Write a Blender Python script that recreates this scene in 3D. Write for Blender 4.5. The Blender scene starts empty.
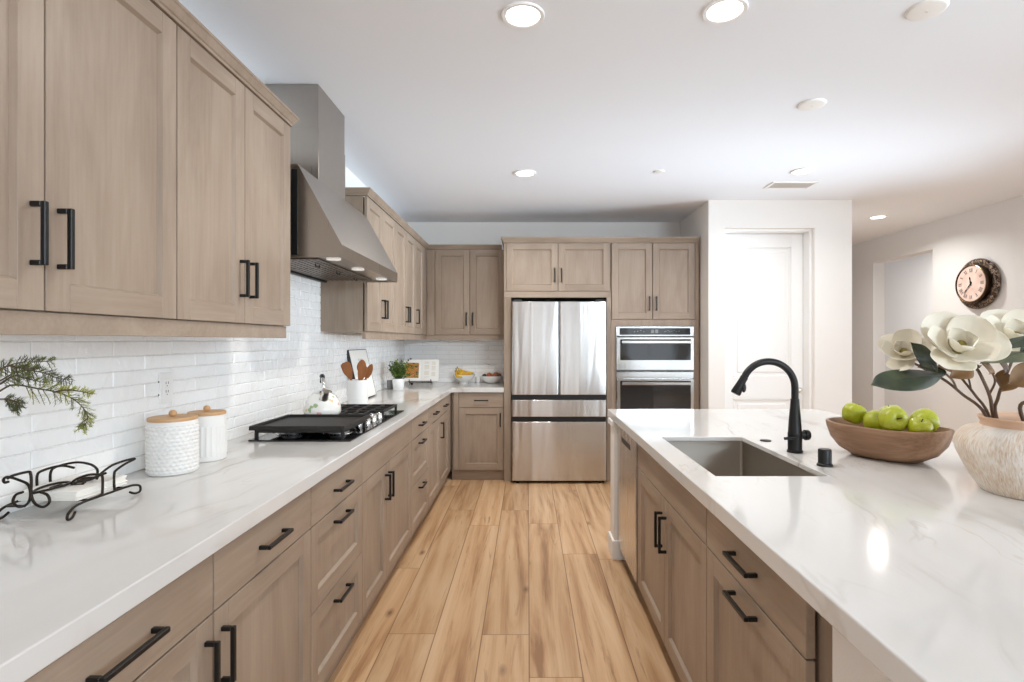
import bpy, math, random
from mathutils import Vector, Matrix, Euler

random.seed(7)
S = bpy.context.scene
COL = S.collection
PI = math.pi
R = math.radians

# ------------------------------------------------------------------ camera
FPX = 540.0                        # focal length in pixels of a 1024 px wide frame
EYE = 1.368
cam_data = bpy.data.cameras.new('camera')
cam = bpy.data.objects.new('camera', cam_data)
COL.objects.link(cam)
cam.location = (0, 0, EYE)
cam.rotation_euler = (PI / 2, 0, 0)
cam_data.sensor_width = 36
cam_data.lens = FPX / 1024 * 36
cam_data.shift_x = -16 / 1024
cam_data.clip_start = 0.02
S.camera = cam

# ------------------------------------------------------------------ exposure, world
S.view_settings.view_transform = 'Standard'
S.view_settings.look = 'None'
S.view_settings.exposure = 0.34
S.view_settings.gamma = 1.0
S.view_settings.use_curve_mapping = False
S.cycles.max_bounces = 16
S.cycles.diffuse_bounces = 12

world = bpy.data.worlds.new('sky')
S.world = world
world.use_nodes = True
bg = world.node_tree.nodes['Background']
bg.inputs['Color'].default_value = (0.93, 0.97, 1.0, 1)
bg.inputs['Strength'].default_value = 1.3


def area_light(name, loc, rot, sx, sy, watts, color=(1, 1, 1), parent=None, shape='RECTANGLE', spread=PI):
    d = bpy.data.lights.new(name, 'AREA')
    d.shape = shape
    d.size = sx
    d.size_y = sy
    d.energy = watts
    d.color = color
    d.spread = spread
    o = bpy.data.objects.new(name, d)
    COL.objects.link(o)
    o.location = loc
    o.rotation_euler = rot
    if parent:
        o.parent = parent
    return o


# daylight coming through the big windows behind the camera and in the living-room side wall,
# with its lamps tilted upward to brighten the ceiling
DAY = (0.73, 0.872, 1.0)
area_light('window_daylight', (3.25, -3.80, 1.30), (R(95), 0, 0), 1.25, 2.0, 8, DAY)
for wx in (-0.15, 1.55):
    area_light('window_daylight', (wx, -3.95, 1.26), (R(94), 0, 0), 1.25, 2.05, 4.0, DAY)
# lamp at an added transom opening, set high to clear the oven's reflection
area_light('transom_daylight', (3.25, -3.90, 2.42), (R(91), 0, R(26)), 1.9, .34, 42, DAY, spread=R(90))
for wy, ww in ((-2.6, 28), (-0.6, 18), (1.4, 4), (3.55, 1)):  # last lamp belongs to the window added for the far end
    area_light('window_daylight', (4.30, wy, 1.40), (0, R(112), 0), 2.0, 1.5, ww, DAY)
for wy, ww, tl, sp, yaw in ((1.4, 9, 116, 80, 0), (3.55, 17, 107, 52, -9)):  # extra uplights added to brighten the ceiling toward the far end
    area_light('window_groundlight', (4.28, wy, 1.25), (0, R(tl), R(yaw)), 1.5, 1.4, ww, DAY, spread=R(sp))

# ------------------------------------------------------------------ materials


def mat(name, color=(0.8, 0.8, 0.8), rough=0.5, metal=0.0, spec=0.5, coat=0.0, emit=None, estr=0.0):
    m = bpy.data.materials.new(name)
    m.use_nodes = True
    b = m.node_tree.nodes['Principled BSDF']
    b.inputs['Base Color'].default_value = (*color, 1)
    b.inputs['Roughness'].default_value = rough
    b.inputs['Metallic'].default_value = metal
    b.inputs['Specular IOR Level'].default_value = spec
    b.inputs['Coat Weight'].default_value = coat
    if emit:
        b.inputs['Emission Color'].default_value = (*emit, 1)
        b.inputs['Emission Strength'].default_value = estr
    return m


class NG:
    """small helper to wire nodes"""

    def __init__(s, m):
        s.t = m.node_tree
        s.b = s.t.nodes['Principled BSDF']

    def n(s, kind, **kw):
        nd = s.t.nodes.new(kind)
        for k, v in kw.items():
            setattr(nd, k, v)
        return nd

    def l(s, a, b):
        s.t.links.new(a, b)

    def math(s, op, a, b=None):
        nd = s.n('ShaderNodeMath', operation=op)
        for i, v in enumerate((a, b)):
            if v is None:
                continue
            if isinstance(v, (int, float)):
                nd.inputs[i].default_value = v
            else:
                s.l(v, nd.inputs[i])
        return nd.outputs[0]

    def ramp(s, fac, stops):
        r = s.n('ShaderNodeValToRGB')
        el = r.color_ramp.elements
        while len(el) < len(stops):
            el.new(0.5)
        for e, (p, c) in zip(el, stops):
            e.position = p
            e.color = (*c, 1) if len(c) == 3 else c
        s.l(fac, r.inputs[0])
        return r.outputs[0]

    def mix(s, fac, a, b, mode='MIX'):
        nd = s.n('ShaderNodeMix', data_type='RGBA', blend_type=mode)
        for sock, v in ((nd.inputs[0], fac), (nd.inputs[6], a), (nd.inputs[7], b)):
            if isinstance(v, (int, float)):
                sock.default_value = v
            elif isinstance(v, tuple):
                sock.default_value = (*v, 1)
            else:
                s.l(v, sock)
        return nd.outputs[2]

    def noise(s, vec, scale, detail=3.0, rough=0.5, dist=0.0, out=0):
        nd = s.n('ShaderNodeTexNoise')
        nd.inputs['Scale'].default_value = scale
        nd.inputs['Detail'].default_value = detail
        nd.inputs['Roughness'].default_value = rough
        nd.inputs['Distortion'].default_value = dist
        s.l(vec, nd.inputs['Vector'])
        return nd.outputs[out]

    def mapping(s, vec, scale=(1, 1, 1), rot=(0, 0, 0), loc=(0, 0, 0)):
        nd = s.n('ShaderNodeMapping')
        nd.inputs['Scale'].default_value = scale
        nd.inputs['Rotation'].default_value = rot
        nd.inputs['Location'].default_value = loc
        s.l(vec, nd.inputs['Vector'])
        return nd.outputs[0]

    def obj(s):
        return s.n('ShaderNodeTexCoord').outputs['Object']

    def bump(s, h, strength, dist=0.01):
        nd = s.n('ShaderNodeBump')
        nd.inputs['Strength'].default_value = strength
        nd.inputs['Distance'].default_value = dist
        s.l(h, nd.inputs['Height'])
        s.l(nd.outputs[0], s.b.inputs['Normal'])


def srgb(r, g, b):
    def f(c):
        c /= 255
        return c / 12.92 if c <= 0.04045 else ((c + 0.055) / 1.055) ** 2.4
    return (f(r), f(g), f(b))


def wood(name, c_lo, c_mid, c_hi, axis='z', rough=0.42, spread=1.0):
    m = mat(name, c_mid, rough, spec=0.35)
    g = NG(m)
    info = g.n('ShaderNodeObjectInfo').outputs['Random']
    off = g.n('ShaderNodeCombineXYZ')
    g.l(g.math('MULTIPLY', info, 37.0), off.inputs[0])
    g.l(g.math('MULTIPLY', info, 11.0), off.inputs[1])
    g.l(g.math('MULTIPLY', info, 53.0), off.inputs[2])
    add = g.n('ShaderNodeVectorMath', operation='ADD')
    g.l(g.obj(), add.inputs[0])
    g.l(off.outputs[0], add.inputs[1])
    v = add.outputs[0]
    sc = {'z': (6.5, 6.5, 1.3), 'x': (1.3, 6.5, 6.5), 'y': (6.5, 1.3, 6.5)}[axis]
    fine = {'z': (90, 90, 4), 'x': (4, 90, 90), 'y': (90, 4, 90)}[axis]
    a = g.noise(g.mapping(v, sc), 1.0, 5, 0.6, 1.2)
    b = g.noise(g.mapping(v, fine), 1.0, 3, 0.6)
    c = g.noise(g.mapping(v, (2.2, 2.2, 2.2)), 1.0, 2, 0.5)
    f = g.math('ADD', g.math('MULTIPLY', a, 0.5), g.math('ADD', g.math('MULTIPLY', b, 0.22), g.math('MULTIPLY', c, 0.28)))
    colr = g.ramp(f, [(0.33, c_lo), (0.5, c_mid), (0.68, c_hi)])
    g.l(g.mix(g.math('MULTIPLY', info, 0.10 * spread), colr, c_lo), g.b.inputs['Base Color'])
    g.bump(b, 0.05, 0.002)
    return m


W_LO, W_MID, W_HI = srgb(138, 120, 104), srgb(157, 139, 122), srgb(172, 155, 138)
M = {}
M['wood_v'] = wood('taupe_maple_upright', W_LO, W_MID, W_HI, 'z')
M['wood_h'] = wood('taupe_maple_level', W_LO, W_MID, W_HI, 'x')
M['wall'] = mat('white_wall_paint', srgb(235, 232, 228), 0.75, spec=0.2)
M['wall_grey'] = mat('pale_grey_wall_paint', srgb(224, 225, 226), 0.75, spec=0.2)
M['trimwhite'] = mat('white_semigloss_trim', srgb(242, 242, 241), 0.4)
M['black'] = mat('matte_black_metal', (0.010, 0.010, 0.010), 0.38, 0.3)
M['bronze'] = mat('dark_bronze_wire', (0.030, 0.022, 0.016), 0.42, 0.7)
M['iron'] = mat('cast_iron', (0.022, 0.019, 0.017), 0.55, 0.2)
M['blackglass'] = mat('black_glass', (0.012, 0.012, 0.013), 0.06, 0, 0.6)
M['darkplastic'] = mat('dark_grey_plastic', (0.02, 0.02, 0.021), 0.5)
M['chrome'] = mat('chrome', (0.85, 0.84, 0.82), 0.08, 1)
M['ceramic'] = mat('white_ceramic', srgb(243, 243, 241), 0.2, coat=0.3)
M['mattwhite'] = mat('matte_white_stoneware', srgb(230, 229, 226), 0.5)
M['plastic'] = mat('white_plastic', srgb(240, 240, 238), 0.35)
M['bamboo'] = wood('bamboo', srgb(172, 132, 90), srgb(194, 154, 110), srgb(208, 170, 128), 'x', 0.45)
M['spoonwood'] = wood('brown_spoon_wood', srgb(128, 78, 42), srgb(160, 102, 58), srgb(184, 126, 78), 'z', 0.5)
M['lamp'] = mat('lamp_diffuser', (1, 1, 1), 0.5, emit=(1, 0.97, 0.93), estr=6.0)
M['hoodlamp'] = mat('hood_lamp_lens', (0.9, 0.9, 0.88), 0.25, emit=(1, 0.95, 0.88), estr=0.25)
M['paper'] = mat('white_paper', srgb(244, 242, 236), 0.7)
M['grout'] = mat('light_grout', srgb(222, 221, 218), 0.9)
M['soil'] = mat('dark_soil', (0.03, 0.02, 0.013), 0.95)


def ceiling_mat():
    m = mat('white_ceiling_paint', srgb(238, 242, 248), 0.9, spec=0.1)
    g = NG(m)
    g.bump(g.noise(g.obj(), 60, 4, 0.6), 0.06, 0.004)
    return m


def quartz(name, ang):
    m = mat(name, srgb(238, 237, 234), 0.10, spec=0.5)
    g = NG(m)
    v = g.mapping(g.obj(), (1, 1, 1), (0, 0, ang))
    w = g.n('ShaderNodeVectorMath', operation='ADD')
    wob = g.n('ShaderNodeVectorMath', operation='SCALE')
    wob.inputs['Scale'].default_value = 0.22
    g.l(g.noise(v, 1.7, 4, 0.55, 0.0, 1), wob.inputs[0])
    g.l(v, w.inputs[0])
    g.l(wob.outputs[0], w.inputs[1])
    st = g.mapping(w.outputs[0], (2.6, 0.42, 1.0))
    a = g.noise(st, 1.0, 3, 0.55, 0.3)
    ridge = g.math('ABSOLUTE', g.math('SUBTRACT', a, 0.5))
    thin = g.ramp(ridge, [(0.0, (1, 1, 1)), (0.010, (0.35,) * 3), (0.03, (0, 0, 0))])
    wide = g.ramp(ridge, [(0.0, (1, 1, 1)), (0.10, (0, 0, 0))])
    st2 = g.mapping(w.outputs[0], (5.2, 0.9, 1.0), (0, 0, 0.12), (3.1, 1.7, 0))
    a2 = g.noise(st2, 1.0, 4, 0.6, 0.4)
    ridge2 = g.math('ABSOLUTE', g.math('SUBTRACT', a2, 0.52))
    thin2 = g.ramp(ridge2, [(0.0, (1, 1, 1)), (0.012, (0, 0, 0))])
    gate = g.ramp(g.noise(v, 2.1, 2, 0.5), [(0.46, (0, 0, 0)), (0.66, (1, 1, 1))])
    base = g.mix(g.math('MULTIPLY', wide, 0.24), srgb(218, 217, 215), srgb(198, 195, 190))
    c1 = g.mix(g.math('MULTIPLY', g.math('MULTIPLY', thin, gate), 0.72), base, srgb(158, 146, 128))
    c2 = g.mix(g.math('MULTIPLY', g.math('MULTIPLY', thin2, gate), 0.40), c1, srgb(178, 170, 158))
    g.l(c2, g.b.inputs['Base Color'])
    return m


def floor_mat():
    m = mat('oak_plank_floor', srgb(196, 156, 116), 0.4, spec=0.4)
    g = NG(m)
    sep = g.n('ShaderNodeSeparateXYZ')
    g.l(g.obj(), sep.inputs[0])
    X, Y = sep.outputs[0], sep.outputs[1]
    PW, PL = 0.219, 1.85
    u = g.math('DIVIDE', g.math('ADD', X, 4.38 - 0.005), PW)
    row = g.math('FLOOR', u)
    fu = g.math('FRACT', u)
    wn = g.n('ShaderNodeTexWhiteNoise', noise_dimensions='1D')
    g.l(row, wn.inputs['W'])
    v = g.math('ADD', g.math('DIVIDE', g.math('ADD', Y, 20.0), PL), g.math('MULTIPLY', wn.outputs['Value'], 1.0))
    pl = g.math('FLOOR', v)
    fv = g.math('FRACT', v)
    wn2 = g.n('ShaderNodeTexWhiteNoise', noise_dimensions='2D')
    cv = g.n('ShaderNodeCombineXYZ')
    g.l(row, cv.inputs[0])
    g.l(pl, cv.inputs[1])
    g.l(cv.outputs[0], wn2.inputs['Vector'])
    rid = wn2.outputs['Value']
    # grain coordinates shifted per plank
    gc = g.n('ShaderNodeCombineXYZ')
    g.l(g.math('ADD', X, g.math('MULTIPLY', rid, 31.0)), gc.inputs[0])
    g.l(g.math('ADD', Y, g.math('MULTIPLY', rid, 57.0)), gc.inputs[1])
    gv = gc.outputs[0]
    a = g.noise(g.mapping(gv, (7, 0.55, 1)), 1.0, 4, 0.55, 1.8)
    b = g.noise(g.mapping(gv, (120, 4, 1)), 1.0, 3, 0.6)
    cath = g.n('ShaderNodeTexWave', wave_type='RINGS', rings_direction='Z')
    cath.inputs['Scale'].default_value = 1.0
    cath.inputs['Distortion'].default_value = 5.0
    cath.inputs['Detail'].default_value = 3.0
    cath.inputs['Detail Scale'].default_value = 1.2
    g.l(g.mapping(gv, (4, 0.35, 1)), cath.inputs['Vector'])
    f = g.math('ADD', g.math('MULTIPLY', a, 0.74), g.math('ADD', g.math('MULTIPLY', b, 0.16), g.math('MULTIPLY', cath.outputs['Fac'], 0.08)))
    colr = g.ramp(f, [(0.32, srgb(158, 118, 82)), (0.43, srgb(194, 156, 117)), (0.54, srgb(210, 176, 138)), (0.68, srgb(220, 190, 156))])
    # dark mineral streaks and knots
    sv = g.noise(g.mapping(gv, (15, 0.8, 1)), 1.0, 5, 0.68, 2.6)
    streak = g.ramp(sv, [(0.60, (0, 0, 0)), (0.72, (1, 1, 1))])
    c1 = g.mix(g.math('MULTIPLY', streak, 0.62), colr, srgb(118, 80, 50))
    vor = g.n('ShaderNodeTexVoronoi')
    vor.inputs['Scale'].default_value = 1.0
    g.l(g.mapping(gv, (6.0, 2.6, 1)), vor.inputs['Vector'])
    knot = g.ramp(vor.outputs['Distance'], [(0.03, (1, 1, 1)), (0.075, (0.5, 0.5, 0.5)), (0.15, (0, 0, 0))])
    ksel = g.n('ShaderNodeSeparateColor')
    g.l(vor.outputs['Color'], ksel.inputs[0])
    knot = g.math('MULTIPLY', knot, g.math('GREATER_THAN', ksel.outputs[0], 0.50))
    c2 = g.mix(g.math('MULTIPLY', knot, 0.75), c1, srgb(92, 56, 32))
    tone = g.ramp(rid, [(0.0, (0.80, 0.77, 0.74)), (0.5, (0.95, 0.93, 0.91)), (1.0, (1.05, 1.04, 1.03))])
    c3 = g.mix(1.0, c2, tone, 'MULTIPLY')
    e = g.math('MINIMUM', g.math('MULTIPLY', g.math('MINIMUM', fu, g.math('SUBTRACT', 1.0, fu)), PW),
               g.math('MULTIPLY', g.math('MINIMUM', fv, g.math('SUBTRACT', 1.0, fv)), PL))
    seam = g.ramp(g.math('MULTIPLY', e, 100.0), [(0.12, (1, 1, 1)), (0.30, (0, 0, 0))])
    g.l(g.mix(g.math('MULTIPLY', seam, 0.75), c3, srgb(96, 62, 36)), g.b.inputs['Base Color'])
    hgt = g.math('SUBTRACT', g.math('MULTIPLY', b, 0.1), g.math('MULTIPLY', seam, 1.0))
    g.bump(hgt, 0.25, 0.002)
    return m


def steel(name, color, rough, wave=0.0, vertical=True, freq=5.0, aniso=0.0):
    m = mat(name, color, rough, 1.0)
    g = NG(m)
    o = g.obj()
    fine = g.noise(g.mapping(o, (260, 260, 3) if vertical else (3, 3, 260)), 1.0, 2, 0.5)
    rr = g.math('ADD', g.math('MULTIPLY', fine, 0.12), rough - 0.06)
    g.l(rr, g.b.inputs['Roughness'])
    h = g.math('MULTIPLY', fine, 0.02)
    if wave:
        w = g.noise(g.mapping(o, (freq, freq, 0.8)), 1.0, 1.5, 0.4, 0.6)
        h = g.math('ADD', h, g.math('MULTIPLY', w, wave))
    g.bump(h, 0.5, 0.02)
    if aniso:
        # brushed across, so reflections stretch up and down
        g.b.inputs['Anisotropic'].default_value = aniso
        g.b.inputs['Anisotropic Rotation'].default_value = 0.25
        tg = g.n('ShaderNodeTangent', direction_type='RADIAL', axis='Z')
        g.l(tg.outputs[0], g.b.inputs['Tangent'])
    return m


def tile_mat():
    m = mat('white_glazed_tile', srgb(250, 250, 249), 0.10, spec=0.55)
    g = NG(m)
    o = g.obj()
    h = g.math('ADD', g.noise(o, 15, 2, 0.5, 1.0), g.math('MULTIPLY', g.noise(o, 70, 2, 0.5), 0.2))
    g.bump(h, 0.6, 0.008)
    return m


M['ceiling'] = ceiling_mat()
M['quartz'] = quartz('white_veined_quartz', R(10))
M['quartz2'] = quartz('white_veined_quartz_island', R(14))
M['floor'] = floor_mat()
M['steel'] = steel('brushed_steel', (0.64, 0.62, 0.60), 0.26, 0.0, True, 5.0, 0.7)
M['fridge_steel'] = steel('fridge_steel', (0.60, 0.59, 0.58), 0.21, 0.62, True, 8.0, 0.75)
M['hood_steel'] = steel('hood_steel', (0.42, 0.385, 0.35), 0.30, 0.15, True, 4.0)
M['sink_steel'] = steel('sink_steel', (0.42, 0.375, 0.325), 0.40, 0.0, False)
M['oven_steel'] = steel('oven_steel', (0.46, 0.45, 0.435), 0.13, 0.0)
M['tile'] = tile_mat()

# ------------------------------------------------------------------ mesh builder


class MB:
    def __init__(s):
        s.v, s.f, s.m = [], [], []

    def add(s, verts, faces, mi=0, xf=None):
        o = len(s.v)
        for p in verts:
            p = Vector(p)
            s.v.append(xf @ p if xf else p)
        for f in faces:
            s.f.append([i + o for i in f])
            s.m.append(mi)
        return s

    def box(s, x0, x1, y0, y1, z0, z1, b=0.0015, mi=0, xf=None):
        b = min(b, (x1 - x0) * .45, (y1 - y0) * .45, (z1 - z0) * .45)
        X, Y, Z = (x0, x1), (y0, y1), (z0, z1)
        if b <= 0:
            vs = [(X[i], Y[j], Z[k]) for i in (0, 1) for j in (0, 1) for k in (0, 1)]
            fs = [(0, 1, 3, 2), (4, 6, 7, 5), (0, 4, 5, 1), (2, 3, 7, 6), (0, 2, 6, 4), (1, 5, 7, 3)]
            return s.add(vs, fs, mi, xf)
        vs, idx = [], {}
        for i in (0, 1):
            for j in (0, 1):
                for k in (0, 1):
                    px, py, pz = X[i], Y[j], Z[k]
                    ix, iy, iz = px + (b if i == 0 else -b), py + (b if j == 0 else -b), pz + (b if k == 0 else -b)
                    for a, p in enumerate(((px, iy, iz), (ix, py, iz), (ix, iy, pz))):
                        idx[(i, j, k, a)] = len(vs)
                        vs.append(p)
        I = lambda i, j, k, a: idx[(i, j, k, a)]
        fs = []
        for t in (0, 1):
            fs.append([I(t, 0, 0, 0), I(t, 1, 0, 0), I(t, 1, 1, 0), I(t, 0, 1, 0)])
            fs.append([I(0, t, 0, 1), I(1, t, 0, 1), I(1, t, 1, 1), I(0, t, 1, 1)])
            fs.append([I(0, 0, t, 2), I(1, 0, t, 2), I(1, 1, t, 2), I(0, 1, t, 2)])
        for p in (0, 1):
            for q in (0, 1):
                fs.append([I(p, q, 0, 0), I(p, q, 1, 0), I(p, q, 1, 1), I(p, q, 0, 1)])
                fs.append([I(p, 0, q, 0), I(p, 1, q, 0), I(p, 1, q, 2), I(p, 0, q, 2)])
                fs.append([I(0, p, q, 1), I(1, p, q, 1), I(1, p, q, 2), I(0, p, q, 2)])
        for i in (0, 1):
            for j in (0, 1):
                for k in (0, 1):
                    fs.append([I(i, j, k, 0), I(i, j, k, 1), I(i, j, k, 2)])
        return s.add(vs, fs, mi, xf)

    def prism(s, poly, h0, h1, plane='xy', mi=0, xf=None):
        """polygon extruded along the third axis: plane xy->z, xz->y, yz->x"""
        mk = {'xy': lambda a, b, c: (a, b, c), 'xz': lambda a, b, c: (a, c, b), 'yz': lambda a, b, c: (c, a, b)}[plane]
        n = len(poly)
        vs = [mk(a, b, h0) for a, b in poly] + [mk(a, b, h1) for a, b in poly]
        fs = [list(range(n)), list(range(2 * n - 1, n - 1, -1))]
        fs += [[i, (i + 1) % n, n + (i + 1) % n, n + i] for i in range(n)]
        return s.add(vs, fs, mi, xf)

    def lathe(s, prof, n=32, c=(0, 0, 0), mi=0, xf=None, sx=1.0, sy=1.0):
        vs, fs, rows = [], [], []
        for r, z in prof:
            if r < 1e-6:
                rows.append([len(vs)])
                vs.append((c[0], c[1], c[2] + z))
            else:
                row = []
                for i in range(n):
                    a = 2 * PI * i / n
                    row.append(len(vs))
                    vs.append((c[0] + sx * r * math.cos(a), c[1] + sy * r * math.sin(a), c[2] + z))
                rows.append(row)
        for p, q in zip(rows, rows[1:]):
            if len(p) == 1 and len(q) == 1:
                continue
            for i in range(n):
                j = (i + 1) % n
                if len(p) == 1:
                    fs.append([p[0], q[j], q[i]])
                elif len(q) == 1:
                    fs.append([p[i], p[j], q[0]])
                else:
                    fs.append([p[i], p[j], q[j], q[i]])
        return s.add(vs, fs, mi, xf)

    def tube(s, pts, r, n=8, closed=False, mi=0, xf=None):
        pts = [Vector(p) for p in pts]
        k = len(pts)
        rs = r if isinstance(r, (list, tuple)) else [r] * k
        tg = []
        for i in range(k):
            a = pts[i - 1] if (i > 0 or closed) else pts[i]
            b = pts[(i + 1) % k] if (i < k - 1 or closed) else pts[i]
            d = b - a
            tg.append(d.normalized() if d.length > 1e-9 else Vector((0, 0, 1)))
        up = Vector((0, 0, 1)) if abs(tg[0].z) < 0.9 else Vector((1, 0, 0))
        nrm = (up - tg[0] * up.dot(tg[0])).normalized()
        vs, fs = [], []
        for i in range(k):
            nrm = nrm - tg[i] * nrm.dot(tg[i])
            nrm = nrm.normalized() if nrm.length > 1e-6 else tg[i].orthogonal().normalized()
            bi = tg[i].cross(nrm)
            for j in range(n):
                a = 2 * PI * j / n
                vs.append(pts[i] + (nrm * math.cos(a) + bi * math.sin(a)) * rs[i])
        for i in range(k if closed else k - 1):
            p, q = i * n, ((i + 1) % k) * n
            for j in range(n):
                fs.append([p + j, p + (j + 1) % n, q + (j + 1) % n, q + j])
        if not closed:
            fs.append(list(range(n - 1, -1, -1)))
            fs.append([(k - 1) * n + j for j in range(n)])
        return s.add(vs, fs, mi, xf)

    def ball(s, c, r, n=16, k=10, mi=0, xf=None, sc=(1, 1, 1)):
        prof = [(r * math.sin(PI * i / k), -r * math.cos(PI * i / k)) for i in range(k + 1)]
        prof[0] = (0, -r)
        prof[-1] = (0, r)
        vs = MB().lathe(prof, n)
        return s.add([(c[0] + p.x * sc[0], c[1] + p.y * sc[1], c[2] + p.z * sc[2]) for p in vs.v], vs.f, mi, xf)

    def build(s, name, mats, parent=None, loc=(0, 0, 0), rot=(0, 0, 0), smooth=None, normals=True):
        me = bpy.data.meshes.new(name)
        me.from_pydata([tuple(p) for p in s.v], [], s.f)
        for m in (mats if isinstance(mats, (list, tuple)) else [mats]):
            me.materials.append(m)
        for p, mi in zip(me.polygons, s.m):
            p.material_index = mi
        if normals:
            import bmesh
            bm = bmesh.new()
            bm.from_mesh(me)
            bmesh.ops.recalc_face_normals(bm, faces=bm.faces)
            bm.to_mesh(me)
            bm.free()
        if smooth is not None:
            for p in me.polygons:
                p.use_smooth = True
            me.set_sharp_from_angle(angle=R(smooth))
        me.update()
        o = bpy.data.objects.new(name, me)
        COL.objects.link(o)
        o.location = loc
        o.rotation_euler = rot
        if parent:
            o.parent = parent
        return o


def thing(name, label, cat, loc=(0, 0, 0), rot=(0, 0, 0), group=None):
    o = bpy.data.objects.new(name, None)
    COL.objects.link(o)
    o.empty_display_size = 0.05
    o.location = loc
    o.rotation_euler = rot
    return tag(o, label, cat, group)


def tag(o, label, cat, group=None):
    o['label'] = label
    o['category'] = cat
    if group:
        o['group'] = group
    return o


def struct(o):
    o['kind'] = 'structure'
    return o


def copy_thing(root, loc, label, rot=None):
    c = root.copy()
    COL.objects.link(c)
    c.location = loc
    if rot is not None:
        c.rotation_euler = rot
    c['label'] = label
    for ch in root.children:
        d = ch.copy()
        COL.objects.link(d)
        d.parent = c
        for g in ch.children:
            e = g.copy()
            COL.objects.link(e)
            e.parent = d
    return c


def link_mesh(src, name, parent, loc, rot=(0, 0, 0)):
    o = bpy.data.objects.new(name, src)
    COL.objects.link(o)
    o.parent = parent
    o.location = loc
    o.rotation_euler = rot
    return o


def smooth_path(pts, n=8, closed=False):
    """Catmull-Rom through the points"""
    P = [Vector(p) for p in pts]
    out = []
    k = len(P)
    segs = k if closed else k - 1
    for i in range(segs):
        p1, p2 = P[i], P[(i + 1) % k]
        p0 = P[i - 1] if (i > 0 or closed) else p1 * 2 - p2
        p3 = P[(i + 2) % k] if (i + 2 < k or closed) else p2 * 2 - p1
        for j in range(n):
            t = j / n
            out.append(0.5 * ((2 * p1) + (p2 - p0) * t + (2 * p0 - 5 * p1 + 4 * p2 - p3) * t * t + (3 * p1 - p0 - 3 * p2 + p3) * t ** 3))
    if not closed:
        out.append(P[-1])
    return out


# ================================================================== ROOM SHELL
XL, XR = -1.37, 4.45           # left and right walls
YB, YF = 5.97, -4.0            # back wall of the kitchen, wall behind the camera
H = 2.68
CT = 0.914                     # countertop height

struct(MB().box(XL - .1, 6.4, YF - .15, 9.6, -0.12, 0, 0).build('floor', M['floor']))
struct(MB().box(XL - .15, 6.4, YF - .15, 9.6, H, H + 0.12, 0).build('ceiling', M['ceiling']))
wall_left = struct(MB().box(XL - .15, XL, YF, YB + .15, 0, H, 0).build('wall_left', M['wall']))
wall_back = struct(MB().box(XL, 1.68, YB, YB + .15, 0, H, 0).build('wall_back', M['wall']))

# wall behind the camera with three tall windows
w = MB()
xs = [XL, -0.80, 0.50, 0.90, 2.20, 2.60, 3.90, XR]
for i in range(0, 8, 2):
    w.box(xs[i], xs[i + 1], YF - .15, YF, 0, H, 0)
for i in range(1, 7, 2):
    w.box(xs[i], xs[i + 1], YF - .15, YF, 2.21, 2.25 if i == 5 else H, 0)
    w.box(xs[i], xs[i + 1], YF - .15, YF, 0, 0.2, 0)
w.box(xs[5], xs[6], YF - .15, YF, 2.62, H, 0)  # closes the top of the added transom opening
struct(w.build('wall_rear', M['wall']))
n_win = 0
for i in range(1, 7, 2):
    n_win += 1
    f = MB()
    a, b = xs[i], xs[i + 1]
    f.box(a, a + .05, YF - .10, YF - .04, .2, 2.21)
    f.box(b - .05, b, YF - .10, YF - .04, .2, 2.21)
    f.box((a + b) / 2 - .03, (a + b) / 2 + .03, YF - .10, YF - .04, .25, 2.16)
    f.box(a + .05, b - .05, YF - .10, YF - .04, .2, .25)
    f.box(a + .05, b - .05, YF - .10, YF - .04, 2.16, 2.21)
    struct(f.build('window_%d' % n_win, M['trimwhite']))

# right-hand wall: unseen windows, the last added to light the far end, then a cased opening to a hallway
OY0, OY1, OZ = 5.94, 6.96, 2.378
w = MB()
ys = [YF, -3.35, -1.85, -1.35, 0.15, 0.65, 2.15, 2.80, 4.30, OY0]
for i in range(0, 10, 2):
    w.box(XR, XR + .15, ys[i], ys[i + 1], 0, H, 0)
for i in range(1, 9, 2):
    w.box(XR, XR + .15, ys[i], ys[i + 1], 2.32, H, 0)
    w.box(XR, XR + .15, ys[i], ys[i + 1], 0, 0.25, 0)
w.box(XR, XR + .15, OY0, OY1, OZ, H, 0)
w.box(XR, XR + .15, OY1, 9.45, 0, H, 0)
struct(w.build('wall_right', M['wall_grey']))
for i in range(1, 9, 2):
    n_win += 1
    f = MB()
    a, b = ys[i], ys[i + 1]
    f.box(XR + .04, XR + .10, a, a + .05, .25, 2.32)
    f.box(XR + .04, XR + .10, b - .05, b, .25, 2.32)
    f.box(XR + .04, XR + .10, (a + b) / 2 - .03, (a + b) / 2 + .03, .3, 2.27)
    f.box(XR + .04, XR + .10, a + .05, b - .05, .25, .3)
    f.box(XR + .04, XR + .10, a + .05, b - .05, 2.27, 2.32)
    struct(f.build('window_%d' % n_win, M['trimwhite']))
struct(MB().box(6.0, 6.15, 4.4, 9.45, 0, H, 0).build('wall_hallway', M['wall_grey']))
struct(MB().box(XR + .15, 6.0, 4.4, 4.55, 0, H, 0).build('wall_hallway_end', M['wall_grey']))
struct(MB().box(3.015, 6.15, 9.45, 9.6, 0, H, 0).build('wall_far', M['wall_grey']))

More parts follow.
